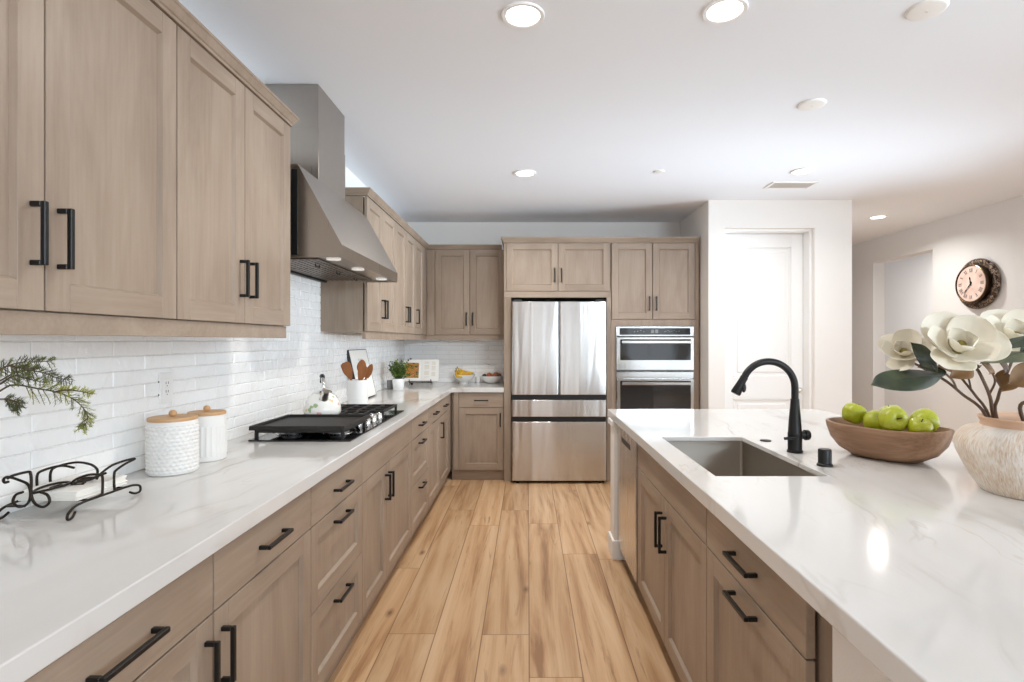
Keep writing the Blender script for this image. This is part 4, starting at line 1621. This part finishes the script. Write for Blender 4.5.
# white walls that carry both ends and the back of the island
iw = struct(MB().box(.540, 1.60, 3.385, 3.535, 0, CT - .0465, .002).build('wall_island_far', M['wall']))
MB().box(.526, 1.60, 3.371, 3.385, 0, .12, .003).box(.526, .540, 3.385, 3.535, 0, .12, .003).box(.526, 1.60, 3.535, 3.549, 0, .12, .003).build('baseboard', M['trimwhite'], iw)
MB().box(.524, .540, 3.379, 3.541, CT - .085, CT - .0465, .004).build('cap_trim', M['trimwhite'], iw)


def stucco():
    m = mat('white_orange_peel_wall', srgb(232, 229, 225), .8, spec=.2)
    g = NG(m)
    g.bump(g.noise(g.obj(), 120, 3, .55), .35, .003)
    return m


struct(MB().box(.575, 1.60, .56, 1.022, 0, CT - .0465, .002).build('wall_island_near', stucco()))
struct(MB().box(1.45, 1.60, 1.024, 3.383, 0, CT - .0465, .002).build('wall_island_back', M['wall']))

# sink
sk = thing('sink', 'brushed steel undermount sink set into the island top', 'sink', ((SX0 + SX1) / 2, (SY0 + SY1) / 2, CT - .0205 - .235))
hx, hy = (SX1 - SX0) / 2 + .004, (SY1 - SY0) / 2 + .004


def rrect(hx, hy, r, n=5):
    out = []
    for cx, cy, a0 in ((hx - r, hy - r, 0), (-hx + r, hy - r, 90), (-hx + r, -hy + r, 180), (hx - r, -hy + r, 270)):
        for i in range(n + 1):
            a = R(a0 + 90 * i / n)
            out.append((cx + r * math.cos(a), cy + r * math.sin(a)))
    return out


b = MB()
rings = [(rrect(hx + .018, hy + .018, .02), .2345), (rrect(hx, hy, .014), .2345), (rrect(hx - .001, hy - .001, .014), .03), (rrect(hx - .008, hy - .008, .016), .010), (rrect(hx - .026, hy - .026, .02), .003), (rrect(.045, .045, .044), .001)]
k = len(rings[0][0])
vs = [(x, y, z) for ring, z in rings for x, y in ring]
fs = [[i * k + j, i * k + (j + 1) % k, (i + 1) * k + (j + 1) % k, (i + 1) * k + j] for i in range(len(rings) - 1) for j in range(k)]
fs.append([(len(rings) - 1) * k + j for j in range(k)])
b.add(vs, fs)
o = b.build('basin', M['sink_steel'], sk, smooth=35)
so = o.modifiers.new('sheet', 'SOLIDIFY')
so.thickness = .0015
MB().lathe([(0, .0025), (.018, .002), (.030, .004), (.042, .0045), (.044, .002), (.044, .0)], 28).build('drain', M['chrome'], sk, smooth=40)

# faucet
fa = thing('faucet', 'black pull-down kitchen faucet with high arc beside the sink', 'faucet', (1.090, 2.205, CT + .0003))
MB().lathe([(0, 0), (.030, 0), (.031, .003), (.031, .008), (.0275, .010), (.0275, .070), (.028, .075), (.026, .085), (.0235, .130), (.0185, .185), (.0165, .215), (.0150, .218), (0, .218)], 32).build('body', M['black'], fa, smooth=40)
arc = [(0, 0, .216), (0, 0, .26)]
for i in range(0, 15):
    a = R(i * 11.2)
    arc.append((-.108 + .108 * math.cos(a), 0, .262 + .108 * math.sin(a)))
arc = smooth_path(arc, 3)
MB().tube(arc, .0138, 16).build('spout', M['black'], fa, smooth=50)
e1, e0 = Vector(arc[-1]), Vector(arc[-4])
dr = (e1 - e0).normalized()
MB().tube([e1 - dr * .002, e1 + dr * .004, e1 + dr * .012, e1 + dr * .070, e1 + dr * .076], [.0152, .0155, .0150, .0205, .0185], 20).build('spray_head', M['black'], fa, smooth=35)
bt = e1 + dr * .040 + Vector((.016, -.004, -.006))
MB().ball(bt, .011, 12, 8, sc=(.9, .8, 1.8)).build('spray_button', M['darkplastic'], fa, smooth=60)
lv = MB()
lv.tube([(.0, 0, .072), (.040, 0, .070)], [.0165, .0165], 18)
lv.tube([(.040, 0, .070), (.052, 0, .070), (.058, 0, .070)], [.0215, .0215, .018], 18)
lv.tube([(.0, -.026, .066), (-.02, -.032, .064), (-.060, -.036, .062)], [.0065, .0065, .0058], 10)
lv.build('handle', M['black'], fa, smooth=40)

o = MB().lathe([(0, 0), (.024, 0), (.0245, .002), (.022, .0045), (.012, .0055), (0, .0055)], 28).build('air_switch', M['black'], None, (1.080, 2.455, CT + .0003), smooth=40)
tag(o, 'flat round black button on the island top behind the sink', 'button')
ag = thing('air_gap', 'short black cylindrical air gap cap on the island top', 'air gap', (1.080, 1.965, CT + .0003))
MB().lathe([(0, 0), (.027, 0), (.0275, .004), (.025, .008), (.0225, .010), (.0225, .056), (.020, .061), (0, .062)], 28).build('cap', M['black'], ag, smooth=40)
sl = MB()
for z in (.018, .030, .042):
    for a in (-30, -10, 10):
        sl.add([(.0227 * math.cos(R(a + q)), .0227 * math.sin(R(a + q)), z + zz_) for zz_ in (0, .006) for q in (-6, 6)], [[0, 1, 3, 2]])
sl.build('slot', M['darkplastic'], ag, normals=False)

# ---------------------------------------------------------------- wooden bowl with green apples
M['bowlwood'] = wood('walnut_bowl', srgb(88, 62, 44), srgb(148, 114, 88), srgb(186, 152, 124), 'x', .5)
BWC = (1.392, 2.100)
BWA = math.atan2(-.835, .55)
wb = MB()
n = 48
HL, HWD, BH = .212, .138, .122
rings = [(.46, .44, .0), (.57, .56, .004), (.78, .79, .030), (.92, .93, .068), (.985, .99, .105), (1.0, 1.0, BH), (.985, .975, BH + .004), (.945, .92, BH + .004), (.925, .895, BH - .004), (.89, .85, .085), (.78, .74, .05), (.55, .52, .026), (.0, .0, .020)]
vs, fs, rows = [], [], []
for sx, sy, z in rings:
    if sx == 0:
        rows.append([len(vs)])
        vs.append((0, 0, z))
        continue
    row = []
    for i in range(n):
        a = 2 * PI * i / n
        ca, sa = math.cos(a), math.sin(a)
        ex = 0.80
        x = HL * sx * math.copysign(abs(ca) ** ex, ca)
        y = HWD * sy * math.copysign(abs(sa) ** ex, sa)
        row.append(len(vs))
        vs.append((x, y, z + (.006 * (x / HL) ** 2 if z > .09 else 0)))
    rows.append(row)
fs.append(rows[0][::-1])
for p, q in zip(rows, rows[1:]):
    for i in range(n):
        j = (i + 1) % n
        fs.append([p[i], p[j], q[0]] if len(q) == 1 else [p[i], p[j], q[j], q[i]])
wb.add(vs, fs)
o = wb.build('wooden_bowl', M['bowlwood'], None, (BWC[0], BWC[1], CT + .0005), (0, 0, BWA), smooth=50)
tag(o, 'oval carved wooden bowl of green apples on the island', 'bowl')


def apple_mat():
    m = mat('green_apple_skin', srgb(158, 176, 44), .28, coat=.15)
    g = NG(m)
    o = g.obj()
    n1 = g.noise(o, 18, 3, .6)
    n2 = g.noise(o, 260, 1, .5)
    c1 = g.ramp(n1, [(.35, srgb(142, 152, 28)), (.55, srgb(174, 180, 40)), (.75, srgb(200, 196, 62))])
    sp = g.ramp(n2, [(.66, (0, 0, 0)), (.72, (1, 1, 1))])
    g.l(g.mix(g.math('MULTIPLY', sp, .35), c1, srgb(206, 210, 120)), g.b.inputs['Base Color'])
    return m


M['apple'] = apple_mat()
M['stem'] = mat('apple_stem', srgb(84, 62, 36), .7)
ap_prof = [(0, -.66), (.18, -.74), (.40, -.80), (.66, -.70), (.86, -.42), (.98, -.02), (1.0, .20), (.93, .52), (.74, .78), (.50, .88), (.28, .82), (.12, .68), (0, .56)]
APPLES = [  # x, y, z, radius, tilt axis (x, y), tilt, label
    (1.3300, 2.2050, 1.0700, .0450, (0, 1), 25, 'green apple topmost at the bowl end beside the faucet'),
    (1.3577, 2.1127, 1.0518, .0430, (1, 0), 60, 'green apple leaning between topmost apple and the dimpled one'),
    (1.3532, 2.0066, 1.0770, .0480, (1, 0), 78, 'large green apple with its stem dimple turned to the front'),
    (1.4480, 2.1500, 1.0700, .0430, (0, 1), -20, 'green apple half hidden behind the dimpled one'),
    (1.4788, 2.0190, 1.0679, .0460, (0, 1), 70, 'green apple lying on its side at the bowl end by the vase'),
    (1.4208, 1.9599, 1.0488, .0400, (1, 0), 20, 'green apple low in front of the sideways apple by the vase'),
    (1.3283, 2.1523, .9862, .0400, (1, 0), -15, 'low green apple under the topmost one, mostly behind the rim'),
    (1.3444, 2.0513, .9877, .0400, (0, 1), 10, 'low green apple peeking over the rim below the leaning one'),
    (1.4108, 2.0937, .9815, .0400, (1, 0), 15, 'green apple buried at the bottom of the wooden bowl'),
]
ap_body = ap_stem = None
for x, y, z, r, axis, tl, lab in APPLES:
    t = thing('green_apple', lab, 'apple', (x, y, z), group='green apples in the wooden bowl')
    t.rotation_euler = Matrix.Rotation(R(tl), 3, Vector((axis[0], axis[1], 0))).to_euler()
    t.scale = (r, r, r)
    if ap_body is None:
        pr = smooth_path([(a, 0, b_) for a, b_ in ap_prof], 3)
        pr = [(max(0, p.x), p.z) for p in pr]
        pr[0], pr[-1] = (0, pr[0][1]), (0, pr[-1][1])
        ap_body = MB().lathe(pr, 28).build('fruit', M['apple'], t, smooth=80)
        ap_stem = MB().tube([(0, 0, .54), (.02, .01, .80), (.08, .03, 1.02)], [.05, .04, .055], 6).build('stem', M['stem'], t, smooth=60)
    else:
        for src in (ap_body, ap_stem):
            d_ = src.copy()
            COL.objects.link(d_)
            d_.parent = t

# ---------------------------------------------------------------- vase


def vase_mat():
    m = mat('whitewashed_terracotta', srgb(226, 210, 194), .8, spec=.2)
    g = NG(m)
    o = g.obj()
    sep = g.n('ShaderNodeSeparateXYZ')
    g.l(o, sep.inputs[0])
    ang = g.math('ARCTAN2', sep.outputs[1], sep.outputs[0])
    cv = g.n('ShaderNodeCombineXYZ')
    g.l(g.math('MULTIPLY', ang, 48.0), cv.inputs[0])
    g.l(g.math('MULTIPLY', sep.outputs[2], 42.0), cv.inputs[1])
    ribs = g.noise(cv.outputs[0], 1.0, 3, .6, .3)
    big = g.noise(o, 7, 3, .6)
    band = g.math('MULTIPLY', g.math('SUBTRACT', .215, sep.outputs[2]), 5.0)
    wash = g.math('ADD', g.math('MULTIPLY', ribs, .55), g.math('MULTIPLY', big, .45))
    clay, white = srgb(206, 172, 144), srgb(238, 232, 224)
    g.l(g.ramp(wash, [(.34, clay), (.46, srgb(224, 208, 190)), (.56, white)]), g.b.inputs['Base Color'])
    g.bump(ribs, .6, .006)
    return m


M['vase'] = vase_mat()
M['clay'] = mat('pale_clay', srgb(214, 178, 150), .75)
vs_ = thing('flower_vase', 'round ribbed vase of whitewashed clay holding magnolia branches', 'vase', (1.500, 1.606, CT + .0005))
vp = smooth_path([(.114, 0, .0), (.122, 0, .004), (.142, 0, .034), (.168, 0, .084), (.185, 0, .130), (.183, 0, .158), (.162, 0, .184), (.134, 0, .195), (.122, 0, .199)], 4)
MB().lathe([(0, .0)] + [(p.x, p.z) for p in vp], 64).build('body', M['vase'], vs_, smooth=60)
MB().lathe([(.122, .1988), (.119, .206), (.124, .216), (.128, .222), (.125, .226), (.116, .223), (.110, .212), (.110, .185), (.14, .165), (.16, .12), (.115, .02), (0, .012)], 56).build('neck', M['clay'], vs_, smooth=60)

# ---------------------------------------------------------------- magnolia branches


def petal_mat():
    m = mat('magnolia_petal', srgb(226, 220, 203), .6)
    m.node_tree.nodes['Principled BSDF'].inputs['Subsurface Weight'].default_value = .06
    m.node_tree.nodes['Principled BSDF'].inputs['Subsurface Radius'].default_value = (.02, .018, .012)
    return m


def leaf_mat(name, c1, c2, rough):
    m = mat(name, c1, rough, spec=.5)
    g = NG(m)
    g.l(g.ramp(g.noise(g.obj(), 14, 3, .6), [(.35, c1), (.7, c2)]), g.b.inputs['Base Color'])
    return m


M['petal'] = petal_mat()
M['stamen'] = mat('magnolia_core', srgb(128, 116, 44), .7)
M['leaf'] = leaf_mat('magnolia_leaf', srgb(34, 44, 28), srgb(62, 72, 44), .42)
M['leaf_light'] = leaf_mat('magnolia_leaf_light', srgb(62, 68, 44), srgb(96, 98, 66), .45)
M['leaf_brown'] = leaf_mat('magnolia_leaf_underside', srgb(104, 74, 38), srgb(134, 98, 54), .6)
M['bark'] = mat('magnolia_bark', srgb(96, 76, 60), .8)
VB = Vector((1.506, 1.612, CT))


def basis(axis, up=(0, 0, 1)):
    z = Vector(axis).normalized()
    x = Vector(up).cross(z)
    x = x.normalized() if x.length > 1e-4 else Vector((1, 0, 0))
    y = z.cross(x)
    return Matrix((x, y, z)).transposed().to_4x4()


def petal_mesh(L, W, elev, cup, curl, seed):
    """petal along +y from the origin, raised by elev, cupped across"""
    rnd = random.Random(seed)
    nu, nv = 18, 9
    vs, fs = [], []
    for i in range(nu + 1):
        t = i / nu
        q = (t - .58) / (.60 if t < .58 else .425)
        wd = max(W / 2 * math.sqrt(max(0, 1 - abs(q) ** 2.3)), W * .06)
        for j in range(nv):
            s_ = (j / (nv - 1) - .5) * 2
            x = wd * s_
            th = elev + curl * t
            # arc length integration approximated by a circular bend
            y = L * (math.sin(elev + curl * t) - math.sin(elev)) / curl if abs(curl) > 1e-3 else L * t * math.cos(elev)
            z = -L * (math.cos(elev + curl * t) - math.cos(elev)) / curl if abs(curl) > 1e-3 else L * t * math.sin(elev)
            h = cup * s_ * s_ * wd + rnd.uniform(-.0006, .0006) + .004 * math.sin(3 * t + seed) * s_
            vs.append((x, y - h * math.sin(th), z + h * math.cos(th)))
    for i in range(nu):
        for j in range(nv - 1):
            fs.append([i * nv + j, i * nv + j + 1, (i + 1) * nv + j + 1, (i + 1) * nv + j])
    return vs, fs


def thick(o, t, sub=1):
    so = o.modifiers.new('thickness', 'SOLIDIFY')
    so.thickness = t
    so.offset = 0
    if sub:
        sb = o.modifiers.new('smooth', 'SUBSURF')
        sb.levels = sub
        sb.render_levels = sub


def flower(parent, c, axis, r, seed, roll=0.0):
    rnd = random.Random(seed)
    Mx = Matrix.Translation(Vector(c)) @ basis(axis)
    fl = MB()
    fl.lathe([(0, -.02 * r / .1), (.10 * r, -.01), (.13 * r, .04 * r), (.15 * r, .16 * r), (.10 * r, .30 * r), (0, .36 * r)], 14, xf=Mx)
    core = fl.build('flower_core', M['stamen'], parent, smooth=60)
    for ring, (n, L, W, e, cu, kl, z0) in enumerate(((3, 1.00, .92, .10, .22, .45, 0), (3, .95, .92, .38, .35, .62, .02), (3, .58, .56, .70, .60, .75, .04))):
        for k in range(n):
            a = roll + 2 * PI * (k + .5 * ring) / n + rnd.uniform(-.12, .12)
            vs, fs = petal_mesh(r * L * rnd.uniform(.93, 1.06), r * W * rnd.uniform(.95, 1.08), e + rnd.uniform(-.08, .08), cu, kl + rnd.uniform(-.15, .1), seed * 10 + ring * 3 + k)
            X2 = Mx @ Matrix.Rotation(a, 4, 'Z') @ Matrix.Translation((0, .05 * r, z0 * r))
            p = MB().add(vs, fs, 0, X2).build('petal', M['petal'], parent, smooth=80, normals=False)
            thick(p, .0016)
    return core


def leaf(parent, base, tip, width, normal, mats, droop=.15, fold=.25):
    base, tip = Vector(base), Vector(tip)
    ax = tip - base
    L = ax.length
    ax.normalize()
    nz = Vector(normal)
    nz = (nz - ax * nz.dot(ax)).normalized()
    sd = ax.cross(nz)
    nu, nv = 14, 7
    vs, fs, mi = [], [], []
    for i in range(nu + 1):
        t = i / nu
        wd = max(.0015, width / 2 * math.sin(PI * t ** 1.25) ** .62)
        for j in range(nv):
            s_ = (j / (nv - 1) - .5) * 2
            p = base + ax * (L * t) + sd * (wd * s_) + nz * (droop * L * (t * (1 - t)) * 1.0 + fold * abs(s_) * wd - .0 + .006 * math.sin(5 * t + 2 * s_))
            vs.append(p)
    for i in range(nu):
        for j in range(nv - 1):
            fs.append([i * nv + j, i * nv + j + 1, (i + 1) * nv + j + 1, (i + 1) * nv + j])
    o = MB().add(vs, fs).build('leaf', mats, parent, smooth=80, normals=False)
    thick(o, .0012)
    # raised midrib
    rib = [Vector(vs[i * nv + nv // 2]) for i in range(nu + 1)]
    MB().tube(rib, [.0022 * (1 - .8 * i / nu) for i in range(nu + 1)], 5).build('midrib', mats, o, smooth=60)
    return o


def W3(px, py, Y):
    """photo measurement to a point relative to the vase foot"""
    return Vector(((px - 528) * Y / FPX, Y, EYE - (py - 341) * Y / FPX)) - VB


def branch(name, label, pts):
    t = thing(name, label, 'flower branch', VB, group='magnolia branches in the vase')
    return t


LN, LL, LBR = M['leaf'], M['leaf_light'], M['leaf_brown']

# branch with the large front flower
t = branch('magnolia_branch', 'magnolia branch bearing the largest white flower in front', None)
p = [Vector((-.05, .04, .05)), W3(993, 416, 1.665), W3(990, 397, 1.60), W3(982, 378, 1.55), W3(976, 368, 1.535), W3(964, 358, 1.52)]
MB().tube(smooth_path(p, 6), [.0052 - .0012 * i / 30 for i in range(31)], 8).build('stem', M['bark'], t, smooth=60)
MB().tube(smooth_path([W3(989, 395, 1.593), W3(995, 382, 1.56), W3(992, 372, 1.54)], 5), .003, 6).build('twig', M['bark'], t, smooth=60)
flower(t, W3(958, 351, 1.50), (-.30, -.72, .62), .115, 5, R(28))
leaf(t, W3(975, 366, 1.53), W3(950, 377, 1.47), .05, (0, -1, .35), [LBR])
leaf(t, W3(992, 374, 1.54), W3(984, 364, 1.50), .028, (-.2, -1, .1), [LBR])

# branch with the left flower
t = branch('magnolia_branch', 'magnolia branch with smaller flower over the apples', None)
p = [Vector((-.05, .05, .05)), W3(986, 416, 1.675), W3(962, 394, 1.65), W3(946, 381, 1.63), W3(930, 372, 1.62), W3(912, 362, 1.63)]
MB().tube(smooth_path(p, 6), [.0052 - .0018 * i / 30 for i in range(31)], 8).build('stem', M['bark'], t, smooth=60)
MB().tube(smooth_path([W3(957, 390, 1.643), W3(953, 381, 1.60), W3(946, 374, 1.58)], 5), .003, 6).build('twig', M['bark'], t, smooth=60)
flower(t, W3(904, 355, 1.62), (-.45, -.62, .62), .080, 9, R(50))
leaf(t, W3(943, 376, 1.60), W3(872, 384, 1.50), .082, (.05, -.80, .60), [LN], .10, -.12)
leaf(t, W3(936, 372, 1.56), W3(912, 343, 1.52), .046, (-.5, -.8, .2), [LN])
leaf(t, W3(946, 374, 1.60), W3(918, 366, 1.64), .055, (0, -.7, .7), [LN])

# middle branch, leaves only
t = branch('magnolia_branch', 'leafy magnolia branch between the two largest flowers', None)
p = [Vector((-.04, .05, .05)), W3(989, 416, 1.69), W3(975, 395, 1.67), W3(963, 380, 1.66), W3(956, 370, 1.66)]
MB().tube(smooth_path(p, 6), [.0048 - .0016 * i / 24 for i in range(25)], 8).build('stem', M['bark'], t, smooth=60)
MB().tube(smooth_path([W3(971, 390, 1.65), W3(969, 380, 1.65), W3(966, 374, 1.65)], 5), .0028, 6).build('twig', M['bark'], t, smooth=60)
leaf(t, W3(958, 373, 1.66), W3(980, 366, 1.58), .05, (.1, -.7, .7), [LL])
leaf(t, W3(957, 371, 1.66), W3(938, 366, 1.60), .05, (0, -.9, .4), [LBR])

# branch reaching right, with the flower behind
t = branch('magnolia_branch', 'magnolia branch with white flower behind, over the vase mouth', None)
p = [Vector((-.03, .02, .05)), W3(996, 416, 1.655), W3(998, 398, 1.64), W3(1004, 380, 1.62), W3(1010, 366, 1.64), W3(1014, 354, 1.68)]
MB().tube(smooth_path(p, 6), [.0052 - .0016 * i / 30 for i in range(31)], 8).build('stem', M['bark'], t, smooth=60)
flower(t, W3(1012, 343, 1.73), (-.1, -.60, .75), .125, 13, R(10))
leaf(t, W3(1040, 356, 1.55), W3(981, 362, 1.48), .062, (0, -.60, .80), [LL], .2, -.10)
leaf(t, W3(1006, 370, 1.62), W3(1003, 391, 1.58), .062, (-.3, -1, .0), [LBR])
leaf(t, W3(1005, 372, 1.62), W3(1001, 362, 1.58), .04, (-.2, -1, .2), [LBR])

# branch at the far side
t = branch('magnolia_branch', 'magnolia branch with tan-backed leaves at the outer side of the vase', None)
p = [Vector((.06, -.01, .03)), W3(1021, 414, 1.60), W3(1030, 398, 1.58), W3(1040, 376, 1.56), W3(1046, 352, 1.55)]
MB().tube(smooth_path(p, 6), [.0056 - .0016 * i / 24 for i in range(25)], 8).build('stem', M['bark'], t, smooth=60)
leaf(t, W3(1044, 364, 1.56), W3(1008, 384, 1.53), .07, (-.1, -1, .2), [LBR], .1, .2)
leaf(t, W3(1042, 338, 1.55), W3(1003, 348, 1.53), .05, (.4, -.5, .8), [LN], .3, -.1)
leaf(t, W3(1052, 335, 1.55), W3(1020, 352, 1.56), .045, (-.6, -.8, .1), [LN])

# ================================================================== CLOCK
mx = Matrix((Vector((0, -1, 0)), Vector((0, 0, 1)), Vector((-1, 0, 0)))).transposed()


def carved(name):
    m = mat(name, srgb(62, 48, 38), .42, .5)
    g = NG(m)
    n1 = g.noise(g.obj(), 40, 3, .6, 1.5)
    g.l(g.ramp(n1, [(.40, srgb(38, 29, 24)), (.52, srgb(92, 72, 58)), (.60, srgb(178, 160, 142))]), g.b.inputs['Base Color'])  # palest tone paints highlights onto the carving
    g.bump(n1, 1.0, .012)
    return m


ckk = thing('wall_clock', 'round antique bronze wall clock with roman numerals', 'clock', (XR - .002, 5.305, 1.93), mx.to_euler())
MB().lathe([(0, 0), (.228, 0), (.240, .010), (.248, .026), (.246, .044), (.232, .056), (.210, .058), (.196, .052), (.190, .050), (0, .050)], 64).build('carved_rim', carved('carved_bronze'), ckk, smooth=50)
MB().lathe([(.190, .050), (.192, .085), (.194, .094), (.190, .102), (.180, .106), (.174, .102), (.172, .096), (0, .090)], 64).build('bezel', mat('dark_bronze', srgb(58, 42, 32), .3, .8), ckk, smooth=40)
MB().lathe([(.173, .0975), (.178, .1035), (.1815, .1065), (.184, .1055), (.180, .1045)], 64).build('gilt_ring', mat('gilt', srgb(190, 152, 100), .25, 1), ckk, smooth=60)


def dial_mat():
    m = mat('aged_dial', srgb(228, 206, 196), .6)
    g = NG(m)
    g.l(g.ramp(g.noise(g.obj(), 9, 4, .6), [(.35, srgb(214, 186, 176)), (.65, srgb(234, 214, 204))]), g.b.inputs['Base Color'])
    return m


dial = MB().lathe([(.1735, .0972), (0, .0972)], 64).build('dial', dial_mat(), ckk)
NUM = ['XII', 'I', 'II', 'III', 'IIII', 'V', 'VI', 'VII', 'VIII', 'IX', 'X', 'XI']
INK = mat('dark_grey_ink', srgb(96, 84, 82), .6)
nm = MB()
for h_, s_txt in enumerate(NUM):
    a = -2 * PI * h_ / 12
    base = Matrix.Rotation(a, 4, 'Z') @ Matrix.Translation((0, .132, .0977))
    wch = {'I': .011, 'V': .022, 'X': .022}
    tot = sum(wch[c_] for c_ in s_txt)
    x = -tot / 2
    hh = .019
    for c_ in s_txt:
        cx = x + wch[c_] / 2
        def bar(x0, x1, tk):
            dx = x1 - x0
            ang = math.atan2(dx, 2 * hh)
            l = math.hypot(dx, 2 * hh) / 2
            T = base @ Matrix.Translation(((x0 + x1) / 2, 0, 0)) @ Matrix.Rotation(-ang, 4, 'Z')
            nm.box(-tk / 2, tk / 2, -l, l, 0, .0006, 0, xf=T)
        if c_ == 'I':
            bar(cx, cx, .0055)
        elif c_ == 'V':
            bar(cx, cx - .008, .0055)
            bar(cx, cx + .008, .0035)
        else:
            bar(cx - .008, cx + .008, .0035)
            bar(cx + .008, cx - .008, .0055)
        x += wch[c_]
nm.build('numerals', INK, dial)
hd = MB()


def hand(ang, L, w_, z):
    T = Matrix.Rotation(-ang, 4, 'Z')
    hd.prism([(-w_ / 2, -.02), (w_ / 2, -.02), (w_ * .9, L * .25), (w_ * .35, L * .45), (w_ * .9, L * .70), (0, L), (-w_ * .9, L * .70), (-w_ * .35, L * .45), (-w_ * .9, L * .25)], z, z + .0015, 'xy', 0, T)


hand(R(348), .075, .009, .1000)
hand(R(222), .125, .006, .1018)
hd.lathe([(0, .104), (.007, .104), (.008, .099), (0, .099)], 16)
hd.build('hands', M['black'], ckk)

# ================================================================== CEILING FITTINGS
dl = None
LIGHTS = [(-.02, 2.173, 'recessed ceiling light over the aisle nearest the camera', 34),
          (.78, 2.14, 'recessed ceiling light over the island sink', 9),
          (-.023, 4.217, 'recessed ceiling light in front of the refrigerator', 48),
          (2.12, 4.168, 'recessed ceiling light beside the ceiling vent', 26),
          (3.70, 5.71, 'recessed ceiling light near the hallway opening', 44)]
for x, y, lab, wt in LIGHTS:
    if dl is None:
        dl = thing('recessed_light', lab, 'ceiling light', (x, y, H - .0002), group='recessed ceiling lights')
        MB().lathe([(.066, -.002), (.070, -.007), (.084, -.0075), (.087, -.004), (.087, 0), (.066, 0)], 40).build('trim_ring', M['trimwhite'], dl, smooth=40)
        MB().lathe([(0, -.0035), (.0665, -.0035), (.0665, -.001), (0, -.001)], 40).build('lens', M['lamp'], dl, smooth=40)
        t = dl
    else:
        t = copy_thing(dl, (x, y, H - .0002), lab)
    area_light('downlight', (x, y, H - .012), (0, 0, 0), .12, .12, wt * .30, (1, .96, .90), None, 'DISK', R(150))

bc = thing('blank_cover_plate', 'larger blank round cover plate on the ceiling over the vase', 'ceiling cover', (1.575, 2.134, H - .0002), group='blank round ceiling covers')
MB().lathe([(0, -.010), (.060, -.010), (.068, -.008), (.072, -.003), (.072, 0), (0, 0)], 40).build('plate', M['plastic'], bc, smooth=40)
MB().lathe([(0, -.0115), (.004, -.0112), (.0045, -.0095), (0, -.0095)], 12).build('screw', M['chrome'], bc, smooth=60)
copy_thing(bc, (1.572, 2.990, H - .0002), 'blank round cover plate on the ceiling above the wooden bowl')
o = MB().lathe([(0, -.007), (.030, -.007), (.040, -.005), (.042, 0), (0, 0)], 32).build('sprinkler_cover', M['plastic'], None, (1.014, 4.18, H - .0002), smooth=40)
tag(o, 'small round white sprinkler cover on the ceiling before the oven tower', 'sprinkler cover')

vt = thing('ceiling_vent', 'white rectangular air vent in the ceiling before the pantry door', 'vent', (2.21, 4.54, H - .0002))
f = MB()
vw, vd = .19, .095
for (x0, x1, y0, y1) in ((-vw, -vw + .022, -vd, vd), (vw - .022, vw, -vd, vd), (-vw + .022, vw - .022, -vd, -vd + .022), (-vw + .022, vw - .022, vd - .022, vd)):
    f.box(x0, x1, y0, y1, -.007, 0, .002)
f.build('frame', M['plastic'], vt)
MB().box(-vw + .02, vw - .02, -vd + .02, vd - .02, -.0012, -.0002, 0).build('duct_back', M['darkplastic'], vt)
sl = MB()
for i in range(16):
    x = -vw + .03 + i * (2 * vw - .06) / 15
    T = Matrix.Translation((x, 0, -.0035)) @ Matrix.Rotation(R(40), 4, 'Y')
    sl.box(-.006, .006, -vd + .022, vd - .022, -.0006, .0006, 0, xf=T)
sl.build('louvers', M['plastic'], vt)

# unseen lamp added to brighten the side passage
area_light('hallway_downlight', (5.2, 7.2, H - .02), (0, 0, 0), .3, .3, 26, (1, .97, .94), None, 'DISK')
